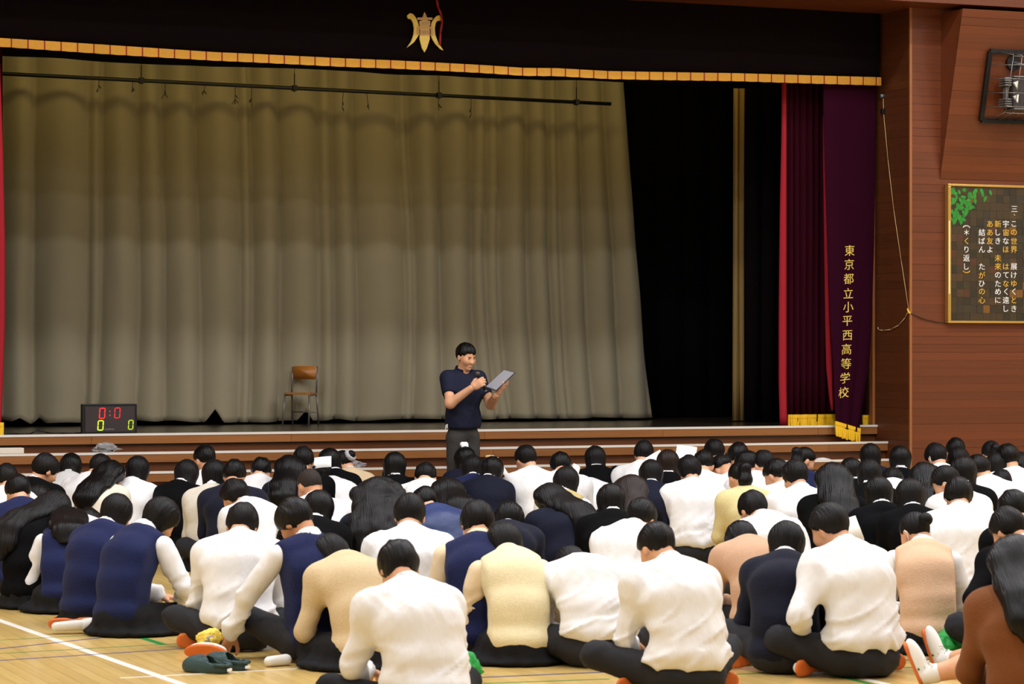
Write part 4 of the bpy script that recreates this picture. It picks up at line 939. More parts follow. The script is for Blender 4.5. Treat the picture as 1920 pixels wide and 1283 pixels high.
        def f(P):
            d = smax(ell(P, (0, 0.0, 0.095), (0.184, 0.142, 0.115)), P[:, 2] + 0.2 * P[:, 1] - 0.185, 0.012)
            for sg in (-1, 1):
                d = smin(d, cap(P, (sg * 0.095, 0.02, 0.10), (sg * kx_, ky_, kz_), 0.094, 0.066), 0.05)
                d = smin(d, cap(P, (sg * kx_, ky_, kz_), (-sg * 0.03, 0.25, 0.075), 0.066, 0.052), 0.03)
            return smax(d, 0.004 - P[:, 2], 0.01)
        def f2(P):
            d = f(P); return d
        V, Q = snet(f2, (-0.44, -0.20, -0.02), (0.44, 0.46, 0.28), h_leg); V = wrinkle(V, vnormals(V, Q), 0.007, seed)
        V[:, 2] = np.maximum(V[:, 2], 0.002); qmesh('trousers', V, Q, M['trousers_black' if op.get('blk') else 'trousers'], root); NTRI[0] += 2 * len(Q)
        if False:
            def f(P): return np.maximum(np.abs(ell(P, (0, 0.0, 0.15), (0.205, 0.162, 0.30))) - 0.004, np.abs(P[:, 2] - 0.130 + 0.1 * P[:, 1]) - 0.015)
            V, Q = snet(f, (-0.24, -0.21, 0.08), (0.24, 0.21, 0.20), 0.008); qmesh('belt', V, Q, M['belt'], root); NTRI[0] += 2 * len(Q)
    if near:
        for sg in op.get('shoes', (-1, 1) if not girl or op.get('legs') == 'cross' else (op.get('foot', 1),)):
            if girl and op.get('legs') != 'cross': a, b = np.array([sg * 0.24, -0.04, 0.05]), np.array([sg * 0.33, -0.13, 0.045])
            else: a, b = np.array([sg * 0.13, 0.17, 0.05]), np.array([sg * 0.30, 0.125, 0.045])
            u = (b - a) / np.linalg.norm(b - a); R = frame(u, (0, 0.25 if not girl else 0.5, 1)); back = np.array([0, -1.0, 0.0]) if not girl or op.get('legs') == 'cross' else np.array([sg * 0.9, -0.1, 0.5]); back -= u * (back @ u); back /= np.linalg.norm(back); up = np.cross(u, back)
            Rl = np.stack([u, back, np.cross(u, back)], 1)
            def fs(P):
                q = ((P - a.astype(f32)) @ Rl).astype(f32); d = cap(q, (-0.02, 0, 0), (0.16, 0.004, 0), 0.036, 0.030, 1, 0.9); return smax(d, q[:, 1] - 0.018, 0.006)
            lo, hi = bounds([a, b], 0.09); V, Q = snet(fs, lo, hi, 0.010); qmesh('shoe', V, Q, M['shoe_white'], root); NTRI[0] += 2 * len(Q)
            def fo(P):
                q = ((P - a.astype(f32)) @ Rl).astype(f32); w_ = 0.034 + 0.010 * np.clip(q[:, 0] / 0.16, 0, 1) - 0.012 * np.exp(-((q[:, 0] - 0.06) / 0.03) ** 2)
                return smax(cap(q, (-0.02, 0, 0), (0.165, 0, 0), 0.040, 0.040, 1, 3) + 0.042 - w_, np.abs(q[:, 1] - 0.024) - 0.010, 0.004)
            V, Q = snet(fo, lo, hi, 0.009); qmesh('shoe_sole', V, Q, M['sole_orange'], root); NTRI[0] += 2 * len(Q)
            if girl:
                V, Q = snet(lambda P: cap(P, a - u * 0.12 + [0, 0, 0.005], a, 0.036, 0.037), lo - 0.1, hi + 0.1, 0.012); qmesh('sock', V, Q, M['sock'], root); NTRI[0] += 2 * len(Q)
    # hair
    hm = M[op.get('hm', 'hair_buzz' if hair == 'buzz' else 'hair_brown' if hair == 'long_brown' else ('hair', 'hair2')[seed % 2])]
    toH = lambda P: ((P - H.astype(f32)) @ Rh).astype(f32)
    H3 = Rh.T @ np.array([0, 0, -1.0]); hang = H3 * 0.55 + np.array([0, 0, -1.0]) * 0.45; hang /= np.linalg.norm(hang)   # hanging direction in the head's frame
    extra_lo = extra_hi = H
    # strands down the back
    bn = lambda a: np.array([0, -math.cos(a), math.sin(a)])
    hs = op.get('hs', 0.0); hl = op.get('hl', 0.34)
    nape = H + Rh @ np.array([0, -0.078, -0.02])
    bp = [H + Rh @ np.array([0, -0.060, 0.03]), nape, N + bn(a3) * 0.078 + vx(hs * 0.35), P2 + 0.5 * (N - P2) + bn(a3) * 0.120 + vx(hs * 0.7), P2 + bn((a2 + a3) / 2) * 0.138 + vx(hs), P1 + 0.5 * (P2 - P1) + bn(a2) * 0.132 + vx(hs * 1.1), P1 + bn(a1) * 0.125 + vx(hs * 1.2)]
    nb = max(3, min(7, int(round(2 + hl / 0.085))))
    tipz = bp[nb - 1][2] + 0.005
    if hair in ('long', 'long_brown', 'wavy', 'half'):
        def f(P):
            Qh = toH(P); d = hair_cap(Qh, 'bob')
            sk = cap(Qh, (0, -0.022, 0.02), np.array([0, -0.024, 0.0]) + hang * 0.10, 0.088, 0.072, 1.06); sk = smax(sk, Qh[:, 1] - 0.045 + 0.25 * np.clip(-Qh[:, 2], 0, 0.2), 0.02); d = smin(d, sk, 0.03)
            wd = 1.95 if hair != 'wavy' else 2.6
            t = chain(P, bp[:nb], [r_ * (0.75 if i_ == nb - 1 else 1) for i_, r_ in enumerate([0.050, 0.047, 0.044, 0.041, 0.038, 0.034, 0.030][:nb])], 0.09, wd)
            t = smax(t, np.abs(vnoise(np.stack([P[:, 0] * 30, P[:, 0] * 0, P[:, 0] * 0 + seed], 1), 5)) * 0.016 + tipz - P[:, 2], 0.02)
            d = smin(d, t, 0.05)
            if hair == 'wavy': d = d - 0.010 * vnoise(P * np.array([22, 22, 14], f32) + seed, 7)
            else: d = d - 0.005 * vnoise(P * np.array([60, 14, 5], f32) + seed, 7)
            return d
        pts = np.vstack([[H], bp[:nb]]); lo, hi = bounds(pts, 0.17)
    elif hair == 'bob':
        def f(P):
            Qh = toH(P); d = hair_cap(Qh, 'bob'); bl = op.get('bl', 0.10)
            sk = cap(Qh, (0, -0.018, 0.02), np.array([0, -0.020, 0.0]) + hang * bl, 0.090, 0.082, 1.04); sk = smax(sk, Qh[:, 1] - 0.055 + 0.3 * np.clip(-Qh[:, 2], 0, 0.2), 0.02)
            d = smin(d, smax(sk, Qh @ hang.astype(f32) - (bl + 0.02), 0.02), 0.03)
            return d - 0.004 * vnoise(np.stack([np.arctan2(Qh[:, 0], -Qh[:, 1]) * 9, Qh[:, 2] * 6, Qh[:, 2] * 0 + seed], 1), 7)
        lo, hi = bounds([H], 0.21)
    elif hair == 'pony':
        b0 = H + Rh @ np.array([0, -0.105, 0.035]); tl = [b0, b0 + bn(0.3) * 0.035 + [0, 0, 0.0], b0 + bn(0.3) * 0.035 + vx(hs * 0.4) + np.array([0, -0.01, -0.10]), b0 + np.array([hs, -0.015, -0.21])]
        def f(P):
            d = hair_cap(toH(P), 'tied'); t = chain(P, tl, (0.022, 0.032, 0.044, 0.022), 0.03, 1.15); return smin(d, t - 0.005 * vnoise(P * np.array([60, 60, 7], f32) + seed, 7), 0.015)
        lo, hi = bounds(np.vstack([[H], tl]), 0.14)
    elif hair == 'bun':
        b0 = np.array([0, -0.125, 0.02])
        def f(P):
            Qh = toH(P); return smin(hair_cap(Qh, 'tied'), ell(Qh, b0, (0.040, 0.034, 0.040)), 0.012)
        lo, hi = bounds([H], 0.18)
    else:
        st = {'short': 'short', 'bowl': 'bowl', 'buzz': 'buzz', 'under': 'under', 'wavy_short': 'wavy_short'}[hair]
        def f(P):
            Qh = toH(P); d = hair_cap(Qh, st); k = {'buzz': 0.0005, 'wavy_short': 0.011}.get(hair, 0.006)
            return d - k * vnoise(np.stack([Qh[:, 0] * 55, Qh[:, 2] * 16, Qh[:, 1] * 16 + seed], 1), 7)
        lo, hi = bounds([H], 0.14)
    V, Q = snet(f, lo, hi, h_hair); V[:, 2] = np.maximum(V[:, 2], 0.004)
    qmesh('hair', V, Q, hm, root); NTRI[0] += 2 * len(Q)
    if hair == 'bun' and op.get('sc2'):
        me = torus(0.040, 0.020, 26, 10, 0.006); T = Matrix.Translation(Vector(H + Rh @ np.array([0, -0.108, 0.02]))) @ Matrix(Rh.tolist()).to_4x4() @ Matrix.Rotation(math.pi / 2, 4, 'X')
        o = link('scrunchie', me, mat('grey scrunchie', (170, 170, 172), 0.8, 0.4, (60, 60, 60)), root, True); o.matrix_local = T
    if op.get('mask'):
        def f(P):
            q = toH(P); d = np.abs(smin(ell(q, (0, 0.034, -0.052), (0.064, 0.070, 0.062)), ell(q, (0, 0.100, -0.036), (0.016, 0.018, 0.024)), 0.02)) - 0.004; return smax(smax(d, 0.030 - q[:, 1], 0.004), q[:, 2] + 0.012, 0.004)
        lo, hi = bounds([H], 0.14); V, Q = snet(f, lo, hi, 0.008); qmesh('face_mask', V, Q, M['mask'], root); NTRI[0] += 2 * len(Q)
        mb = MB()
        for sg in (-1, 1): mb.tube([Vector(H + Rh @ np.array(p)) for p in ((sg * 0.058, 0.04, -0.03), (sg * 0.081, -0.012, 0.018), (sg * 0.088, -0.028, -0.006), (sg * 0.080, -0.014, -0.034), (sg * 0.056, 0.042, -0.075))], 0.0025, 5)
        mb.build('ear_loop', M['mask'], root)
    if op.get('face'):
        for sg in (-1, 1):
            V, Q = snet(lambda P: ell(toH(P), (sg * 0.032, 0.084, 0.004), (0.015, 0.010, 0.006)), *bounds([H], 0.12), 0.004); qmesh('eye', V, Q, M['eye'], root)
    if op.get('clip'):      # white tooth-shaped hair clip on the crown
        def f(P):
            q = toH(P); d = cap(q, (-0.014, -0.045, 0.150), (0.014, -0.045, 0.150), 0.022, 0.022)
            for sg in (-1, 1): d = smin(d, cap(q, (sg * 0.018, -0.05, 0.145), (sg * 0.020, -0.062, 0.112), 0.018, 0.014), 0.015)
            return d
        V, Q = snet(f, *bounds([H], 0.20), 0.006); qmesh('hair_clip', V, Q, M['mask'], root); NTRI[0] += 2 * len(Q)
    if op.get('scr'):
        me = torus(0.026, 0.014, 20, 8, 0.004); o = link('scrunchie', me, mat('beige scrunchie', (206, 176, 120), 0.8), root, True)
        o.matrix_local = Matrix.Translation(Vector(H + Rh @ np.array([-0.03, -0.05, 0.118])))
    if op.get('glasses'):
        mb = MB()
        for sg in (-1, 1):
            c = np.array([sg * 0.034, 0.108, 0.0]); ring = [Vector(H + Rh @ (c + np.array([0.024 * math.cos(t), 0, 0.019 * math.sin(t)]))) for t in np.linspace(0, 2 * math.pi, 15)]; mb.tube(ring, 0.0022, 5)
            mb.bar(Vector(H + Rh @ np.array([sg * 0.058, 0.106, 0.004])), Vector(H + Rh @ np.array([sg * 0.080, 0.0, 0.010])), 0.002, 5)
        mb.bar(Vector(H + Rh @ np.array([-0.010, 0.108, 0.003])), Vector(H + Rh @ np.array([0.010, 0.108, 0.003])), 0.002, 5); mb.build('glasses', M['dark_metal'], root)
    PEOPLE.append(dict(o=root, hx=hx, hy=hy, s=s, noun=noun, hair=hair, L=L, op=op, top=top, loc=loc, hm=op.get('hm', '')))
    return root
def torus(R, r, n, m_, wob=0.0):
    V, Q = [], []
    for i in range(n):
        a = 2 * math.pi * i / n
        for j in range(m_):
            b = 2 * math.pi * j / m_; rr = r + wob * math.sin(a * 9 + b * 2)
            V.append(((R + rr * math.cos(b)) * math.cos(a), (R + rr * math.cos(b)) * math.sin(a), rr * math.sin(b)))
            Q.append((i * m_ + j, ((i + 1) % n) * m_ + j, ((i + 1) % n) * m_ + (j + 1) % m_, i * m_ + (j + 1) % m_))
    me = bpy.data.meshes.new('ring'); me.from_pydata(V, [], Q); me.update(); return me
# ------------------------------------------------------------------ the seated students: head pixel, lean, facing, top, hair
ST = [
 # left block, back rows
 (12, 893, .25, 10, 'W', 'short'), (34, 915, .30, 20, 'NC', 'short', {'girl': False}), (84, 873, .10, -25, 'BC', 'bowl', {'hyaw': -25}), (133, 869, .30, -2, 'GV', 'bob'),
 (188, 872, .30, -20, 'W', 'short'), (211, 885, .22, -18, 'I', 'long', {'hl': .30, 'hs': -.04}), (258, 876, .15, -22, 'W', 'bob', {'bl': .07}), (74, 932, .55, -28, 'GV', 'bob', {'hp': 60}),
 (106, 948, .42, -25, 'BC', 'long', {'hs': -.14, 'hl': .42}), (128, 980, .66, 5, 'NV', 'long', {'hl': .30, 'hs': .02, 'hm': 'hair'}), (219, 953, .28, -25, 'NC', 'bob', {'bl': .12}), (150, 975, .85, -10, 'W', 'short', {'k': 'n'}),
 (303, 962, .36, -28, 'NV', 'bob', {'bl': .11, 'hyaw': -30, 'arp': (342, 1138, .135), 'poler': (1, -.5, -.4), 'foot': -1, 'sc': 1.0}),
 (320, 881, .62, 28, 'NB', 'short', {'k': 'n', 'girl': True}), (350, 883, .28, -20, 'BC', 'long', {'hl': .16}), (384, 855, .08, 25, 'W', 'short', {'hyaw': 15}), (402, 884, .10, -12, 'OS', 'bob', {'bl': .11}),
 (440, 884, .2, 5, 'DN', 'short'), (440, 922, .50, 45, 'W', 'wavy_short', {'hp': 35}), (489, 878, .40, 0, 'W', 'short'), (455, 973, .33, 8, 'W', 'bowl', {'hp': 40}),
 (552, 966, .05, 34, 'NV', 'bowl', {'hyaw': 20, 'hp': 42, 'glasses': 1, 'alp': (432, 1192, .12), 'polel': (-1, -.2, .3), 'knee': (.20, .34, .20), 'shoes': (), 'girl': False, 'skin': 'skin_tan'}),
 (618, 1035, .62, 30, 'TV', 'long', {'hl': .10, 'hp': 62, 'sc': 1.0}),
 (541, 874, .20, 5, 'DN', 'long', {'hl': .30, 'hs': -.08}), (569, 858, .08, 5, 'BC', 'short'), (618, 860, .12, 15, 'BC', 'bob', {'hyaw': 40}), (643, 862, .25, 8, 'BE', 'bun', {'hyaw': 48, 'mask': 1, 'sc2': 1}),
 (597, 886, .50, 40, 'W', 'wavy_short', {'hp': 30}), (581, 902, .15, 12, 'W', 'buzz', {'hyaw': 18, 'skin': 'skin_tan'}), (598, 946, .25, -12, 'BC', 'bob', {'bl': .07}), (709, 922, .14, -2, 'DN', 'wavy', {'hl': .42, 'sc': 1.0}),
 (740, 868, .12, 5, 'BC', 'bob'), (738, 892, .35, -12, 'W', 'bob'), (752, 925, .75, 0, 'NC', 'bob', {'k': 'n'}),
 (798, 888, .45, -5, 'W', 'short'), (872, 857, .16, 12, 'NB', 'bob', {'clip': 1}), (886, 873, .25, 0, 'NC', 'long', {'hl': .12}), (923, 876, .30, -15, 'NB', 'bob', {'scr': 1}), (940, 918, .85, 5, 'NC', 'bob', {'k': 'n'}),
 (839, 920, .35, 6, 'NV', 'long', {'hs': .12, 'hl': .24}), (769, 956, .18, 2, 'W', 'bowl', {'hp': 34}), (815, 952, .50, 20, 'WB', 'short', {'k': 'n'}), (895, 970, .22, 2, 'NVC', 'bowl', {'hyaw': 10, 'girl': False}),
 (955, 966, .62, 0, 'DN', 'long', {'hl': .22, 'hp': 40}), (944, 1012, .54, 15, 'YV', 'bob', {'hyaw': 5, 'hp': 48, 'sc': 1.0}), (747, 1051, .28, 24, 'W', 'bowl', {'hp': 42, 'blk': 1, 'hyaw': -10}),
 # middle
 (986, 855, .25, 15, 'W', 'short', {'hyaw': 15}), (1051, 868, .25, 2, 'W', 'bowl'), (1116, 855, .06, 0, 'BC', 'long', {'hl': .20}), (1104, 903, .75, 4, 'W', 'bob', {'k': 'n'}), (1062, 897, .22, -15, 'KV', 'long', {'hl': .10}),
 (985, 915, .90, 8, 'W', 'short', {'k': 'n'}), (1028, 932, .40, 18, 'NB', 'long', {'hl': .40, 'hs': .14, 'hyaw': 10}), (1146, 933, .22, -4, 'BC', 'long', {'hl': .10}), (1184, 915, .20, -15, 'BC', 'long', {'hl': .26, 'hm': 'hair_brown'}), (1203, 962, .48, -22, 'W', 'bowl', {'hp': 40}),
 (1207, 845, .12, -12, 'W', 'short'), (1160, 895, .75, 6, 'W', 'short', {'k': 'n'}), (1221, 883, .22, -5, 'NB', 'bob', {'bl': .11}), (1252, 863, .10, 0, 'BC', 'long_brown', {'hl': .18}),
 (1293, 877, .25, 8, 'W', 'wavy_short', {'hp': 30}), (1320, 864, .15, 0, 'W', 'short'), (1340, 842, .06, 12, 'W', 'short', {'hyaw': 20, 'mask': 1}), (1384, 850, .12, 5, 'DN', 'bowl'), (1352, 873, .30, 20, 'W', 'under', {'hyaw': 25}),
 (1402, 866, .22, 8, 'W', 'short', {'hyaw': 55, 'face': 1}), (1432, 865, .2, 10, 'W', 'short', {'hyaw': 20}), (1386, 887, .12, 22, 'YC', 'pony', {'hs': -.02}), (1411, 947, .50, 30, 'W', 'bowl', {'hp': 42}),
 (1231, 1014, .27, 24, 'W', 'short', {'belt': 1, 'hp': 40, 'hyaw': 8, 'roll': 0, 'side': 0}), (1090, 1050, .72, 12, 'W', 'short', {'k': 'n', 'hp': 85}),
 # right block
 (1508, 856, .08, -6, 'NV', 'pony', {'hyaw': -62, 'face': 1}), (1543, 866, .6, 8, 'W', 'short', {'k': 'n'}), (1456, 883, .18, 10, 'W', 'short', {'hyaw': 42}), (1491, 886, .12, 8, 'W', 'bowl', {'hyaw': 12}),
 (1562, 892, .08, -6, 'BC', 'long', {'hl': .46, 'hs': .06, 'sc': 1.0}), (1632, 850, .08, 0, 'NB', 'long', {'hl': .22, 'hs': .03}), (1596, 879, .2, 12, 'BC', 'bob'), (1630, 883, .15, 0, 'BC', 'long', {'hl': .12}), (1647, 918, .18, 0, 'BC', 'bob', {'bl': .12}), (1675, 905, .6, 0, 'W', 'short', {'k': 'n'}),
 (1688, 855, .08, -4, 'BC', 'long', {'hl': .08}), (1556, 978, .20, 26, 'W', 'short', {'belt': 1, 'hp': 30, 'hyaw': 14, 'sc': 1.03, 'al': (-.20, .20, .17)}), (1622, 972, .80, 0, 'NV', 'bob', {'k': 'n', 'girl': True}),
 (1706, 923, .18, 6, 'BC', 'half', {'hl': .08}), (1733, 889, .10, -2, 'BC', 'long', {'hl': .30, 'hs': .03}), (1755, 851, .12, 12, 'W', 'bowl', {'hyaw': 25, 'mask': 1}), (1792, 840, .06, 0, 'BC', 'short'), (1797, 857, .12, 0, 'W', 'bob'),
 (1806, 879, .12, -10, 'BC', 'long', {'hl': .10, 'sc': 1.0}), (1773, 897, .25, 18, 'W', 'short', {'hyaw': 45, 'mask': 1}), (1797, 921, .20, -4, 'W', 'bowl', {'hp': 32}), (1859, 845, .08, 10, 'W', 'bun', {'girl': False}), (1890, 853, .10, 6, 'W', 'bowl', {'hyaw': 20}),
 (1869, 868, .18, -4, 'PU', 'bob', {'bl': .05}), (1911, 868, .10, 0, 'BC', 'long'), (1892, 912, .55, 8, 'W', 'short', {'k': 'n'}), (1834, 874, .2, 14, 'W', 'short', {'hyaw': 30, 'mask': 1}),
 (1716, 988, .36, -6, 'PV', 'bun', {'hp': 36, 'hyaw': 35, 'mask': 1, 'girl': True}), (1901, 948, .2, 12, 'BC', 'bowl'), (1890, 983, .28, 12, 'BC', 'short', {'hyaw': 20, 'al': (-.24, .20, .22)}),
 (1405, 1012, .58, 14, 'SC', 'bob', {'k': 'n', 'hp': 70}), (1475, 1009, .34, -4, 'DN', 'bob', {'bl': .10, 'legs': 'cross'}), (1904, 1044, .14, 2, 'BR', 'long', {'hl': .34, 'sc': 1.0, 'own_legs': 1}),
]
import time as _t
_t0 = _t.time()
DL = [0.0] * len(ST)                 # neighbours who would sit in each other's lap lean a little more or less
def where(i):
    sp_ = ST[i]; op = sp_[6] if len(sp_) > 6 else {}; girl = sp_[5] in GIRL if 'girl' not in op else op['girl']
    return place(sp_, sp_[2] + DL[i], op.get('sc', 0.955 if girl else 1.0), sp_[3], random.Random(1))
for it in range(40):
    Wp = [where(i) for i in range(len(ST))]; moved = 0
    for i in range(len(ST)):
        for j in range(i + 1, len(ST)):
            dx, dy = Wp[i][-1][0] - Wp[j][-1][0], Wp[i][-1][1] - Wp[j][-1][1]; d = math.hypot(dx, dy)
            if d < 0.50 and abs(dy) > 0.02 and max(Wp[i][14], Wp[j][14]) < 290:
                f_, b2 = (i, j) if Wp[i][14] > Wp[j][14] else (j, i); st_ = 0.02; moved += 1
                if DL[f_] < 0.13 and ST[f_][2] + DL[f_] < 0.98: DL[f_] += st_
                if DL[b2] > -0.13 and ST[b2][2] + DL[b2] > -0.02: DL[b2] -= st_
    if not moved: break
open("/tmp/crowd.txt","w").write(str(moved))
for sp_, dl in zip(ST, DL): person(sp_, dl)
print('people', len(PEOPLE), 'tris', NTRI[0], 'time', _t.time() - _t0)
PEOPLE.sort(key=lambda p: p['hx'])
ORD = ['first', 'second', 'third', 'fourth', 'fifth', 'sixth', 'seventh', 'eighth', 'ninth', 'tenth', 'eleventh', 'twelfth', 'thirteenth', 'fourteenth', 'fifteenth', 'sixteenth', 'seventeenth', 'eighteenth', 'nineteenth', 'twentieth']
def zone(p):
    c = 'left' if p['hx'] < 640 else 'centre' if p['hx'] < 1280 else 'right'
    return ('front seats ' if p['s'] > 330 else 'middle rows ' if p['s'] > 262 else 'stage-side rows ') + c
tot = {}; cnt = {}
for p in PEOPLE:
    k = (zone(p), p['noun']); tot[k] = tot.get(k, 0) + 1
for p in PEOPLE:
    k = (zone(p), p['noun']); cnt[k] = cnt.get(k, 0) + 1
    hn = ('dark brown hair' if p['hm'] == 'hair_brown' else HAIRN[p['hair']]) if p['op'].get('k') != 'n' else 'head bowed low'
    lb = f"seated person in {p['noun']}, {hn}, " + (f"{ORD[cnt[k]-1]} such top from left, {zone(p)}" if tot[k] > 1 else f"only such top in {zone(p)}")
    if len(lb.split()) > 16: lb = lb.replace('seated person', 'person')
    tag(p['o'], p['op'].get('lb', lb), 'person', 'people seated on the gym floor')
# ------------------------------------------------------------------ the speaking man, standing in front of the steps
MS = 217.0; MX = 868.0
Zm = F / MS; rm = (MX - 960) / F * Zm
mloc = Vector((rm * CS + Zm * SN, Zm * CS - rm * SN, 0))
FA = math.radians(28)                                   # he faces the hall, turned to the right of the picture
man = empty('person', tuple(mloc), -TH + math.pi + FA)
tag(man, 'man standing in navy polo shirt, speaking into microphone and reading from grey folder', 'person')
_c, _s = math.cos(math.pi + FA), math.sin(math.pi + FA)
def J(px, py, wv):                                      # picture right / height / distance towards the viewer -> his own frame (x his right, y his front)
    u, v = (px - MX) / MS, -wv
    return np.array([_c * u + _s * v, -_s * u + _c * v, CAMZ - (py - HOR) / MS])
M['polo'] = mat('navy polo knit', (22, 26, 46), 0.8, 0.06, (40, 40, 40), 0.25, (30, 30, 14), spec=0.2)
M['grey_trousers'] = mat('dark grey trousers', (58, 56, 54), 0.75, 0.06, (20, 20, 20), 0.25, (14, 14, 6), spec=0.2)
M['folder'] = mat('grey folder', (74, 72, 82), 0.5); M['folder_edge'] = mat('light folder edge', (170, 170, 178), 0.5)
mSr, mSl = np.array([0.152, 0.0, 1.385]), np.array([-0.152, 0.0, 1.380])
mEr, mWr = ik(mSr, J(885, 727, 0.27), 0.26, 0.235, (0.6, -0.3, -1.0)); 
mEl, mWl = ik(mSl, J(931, 740, 0.20), 0.26, 0.235, (-0.4, -0.4, -1.0))
mN = np.array([0.0, 0.0, 1.425]); mA = np.array([0.0, 0.035, 1.49])
mR = rotz(math.radians(14)) @ rotx(-math.radians(17)); mH = np.array([0.0, 0.055, 1.563])
def mtorso(P, g=0.0):
    d = cap(P, (0, 0, 0.88), (0, 0.0, 1.06), 0.098 + g, 0.094 + g, 1.26); d = smin(d, cap(P, (0, 0, 1.06), (0, 0.0, 1.26), 0.094 + g, 0.102 + g, 1.28), 0.08)
    d = smin(d, cap(P, (0, 0, 1.26), (0, -0.01, 1.345), 0.102 + g, 0.080 + g, 1.42), 0.08)
    for Sh in (mSr, mSl): d = smin(d, cap(P, mN - [0, 0, 0.03], Sh, 0.048 + g, 0.044 + g), 0.06)
    return d
def marms(P, g=0.0, only_upper=False):
    d = None
    for Sh, E, W in ((mSr, mEr, mWr), (mSl, mEl, mWl)):
        a = cap(P, Sh, E, 0.046 + g, 0.041 + g)
        if not only_upper: a = smin(a, cap(P, E, W, 0.044 + g, 0.029 + g), 0.03)
        d = a if d is None else np.minimum(d, a)
    return d
def mbody(P):
    d = smin(mtorso(P, -0.02), marms(P), 0.04); d = smin(d, cap(P, mN - [0, 0, 0.03], mA + [0, 0, 0.01], 0.060, 0.054), 0.03)
    for sg in (-1, 1): d = smin(d, chain(P, [(sg * 0.060, 0, 0.84), (sg * 0.080, 0.012, 0.47), (sg * 0.09, 0, 0.07)], (0.062, 0.048, 0.036), 0.03), 0.05)
    return smin(d, head_sdf(((P - mH.astype(f32)) @ mR / 0.93).astype(f32), True) * 0.93, 0.018)
lo, hi = bounds([mSr, mSl, mEr, mEl, mWr, mWl, mH, (0.1, 0, 0.08), (-0.1, 0, 0.08)], 0.16)
V, Q = snet(mbody, lo, hi, 0.0075)
# hands: the right one closed round the microphone, the left one under the folder
def cam_dir(u, wv, z): return np.array([_c * u + _s * -wv, -_s * u + _c * -wv, z])
Rr = frame(cam_dir(0.75, 0.25, 0.45), cam_dir(-0.25, 0.9, 0.1)); Rl_ = frame(cam_dir(0.55, 0.25, 0.62), cam_dir(0.62, 0.35, -0.5))
hv, hq = snet(lambda P: hand_sdf(P, 1.15), (-0.07, -0.07, -0.13), (0.19, 0.09, 0.05), 0.0045)
hv3, hq3 = snet(lambda P: hand_sdf(P, 0.35), (-0.07, -0.07, -0.13), (0.19, 0.09, 0.05), 0.0045)
uR = mWr + Rr[:, 0] * 0.012; uL = mWl + Rl_[:, 0] * 0.012
Vb = np.vstack([V, hv @ Rr.T + uR, (hv3 * np.array([1, -1, 1])) @ Rl_.T + uL]); Qb = np.vstack([Q, hq + len(V), hq3[:, ::-1] + len(V) + len(hv)])
qmesh('body', Vb, Qb, M['skin'], man)
def mpolo(P):
    d = mtorso(P, 0.012)
    for Sh, E in ((mSr, mEr), (mSl, mEl)):
        e = Sh + (E - Sh) * 0.62; d = smin(d, smax(cap(P, Sh, e, 0.053, 0.057), (P - e.astype(f32)) @ ((E - Sh) / np.linalg.norm(E - Sh)).astype(f32), 0.006), 0.05)
    d = smin(d, ell(P, (0, 0, 0.98), (0.146, 0.122, 0.10)), 0.06)
    d = smax(d, 0.945 - P[:, 2], 0.008)
    vn = cap(P, mN + [0, 0.0, 0.03], mN + [0, 0.06, 0.06], 0.058, 0.066); d = smax(d, -vn, 0.01)
    return smax(d, -cap(P, (0, 0.14, 1.33), (0, 0.10, 1.46), 0.016, 0.05), 0.01)
lo, hi = bounds([mSr, mSl, mEr, mEl, (0.17, 0.13, 0.93), (-0.17, -0.13, 0.93)], 0.09); V, Q = snet(mpolo, lo, hi, 0.009); V = wrinkle(V, vnormals(V, Q), 0.008, 77, True)
qmesh('polo_shirt', V, Q, M['polo'], man)
def mcol(P):
    c0, c1 = mN - np.array([0, 0.01, 0.01]), mN + np.array([0, 0.02, 0.05])
    d = np.maximum(np.abs(cap(P, c0, c1, 0.070, 0.066)) - 0.006, (P[:, 2] - 1.475) + 0.35 * P[:, 1]); return smax(d, -cap(P, (0, 0.06, 1.38), (0, 0.12, 1.50), 0.02, 0.055), 0.008)
V, Q = snet(mcol, (-0.12, -0.12, 1.34), (0.12, 0.14, 1.55), 0.007); qmesh('polo_collar', V, Q, M['polo'], man)
V, Q = snet(lambda P: smax(np.abs(cap(P, mN - [0, 0, 0.03], mN + [0, 0.02, 0.02], 0.064, 0.060)) - 0.004, P[:, 2] - 1.432 + 0.3 * P[:, 1], 0.004), (-0.1, -0.1, 1.30), (0.1, 0.12, 1.48), 0.007); qmesh('undershirt', V, Q, CL['white'], man)
def mleg(P):
    d = cap(P, (0, 0, 0.90), (0, 0, 0.96), 0.098, 0.096, 1.24)
    for sg in (-1, 1): d = smin(d, chain(P, [(sg * 0.066, 0, 0.86), (sg * 0.080, 0.012, 0.47), (sg * 0.09, 0.0, 0.05)], (0.090, 0.072, 0.064), 0.04), 0.035)
    return smax(smax(d, 0.03 - P[:, 2], 0.01), P[:, 2] - 0.99, 0.01)
V, Q = snet(mleg, (-0.23, -0.17, 0.0), (0.23, 0.17, 1.03), 0.011); V = wrinkle(V, vnormals(V, Q), 0.010, 5); qmesh('trousers', V, Q, M['grey_trousers'], man)
for sg in (-1, 1):
    V, Q = snet(lambda P: smax(smin(ell(P, (sg * 0.11, 0.07, 0.035), (0.048, 0.14, 0.042)), cap(P, (sg * 0.105, 0, 0.05), (sg * 0.105, 0, 0.08), 0.045, 0.045), 0.02), 0.002 - P[:, 2], 0.004), (-0.2, -0.12, -0.02), (0.2, 0.25, 0.15), 0.011); qmesh('shoe', V, Q, M['black'], man)
mH32 = mH.astype(f32); mto = lambda P: ((P - mH32) @ mR / 0.93).astype(f32)
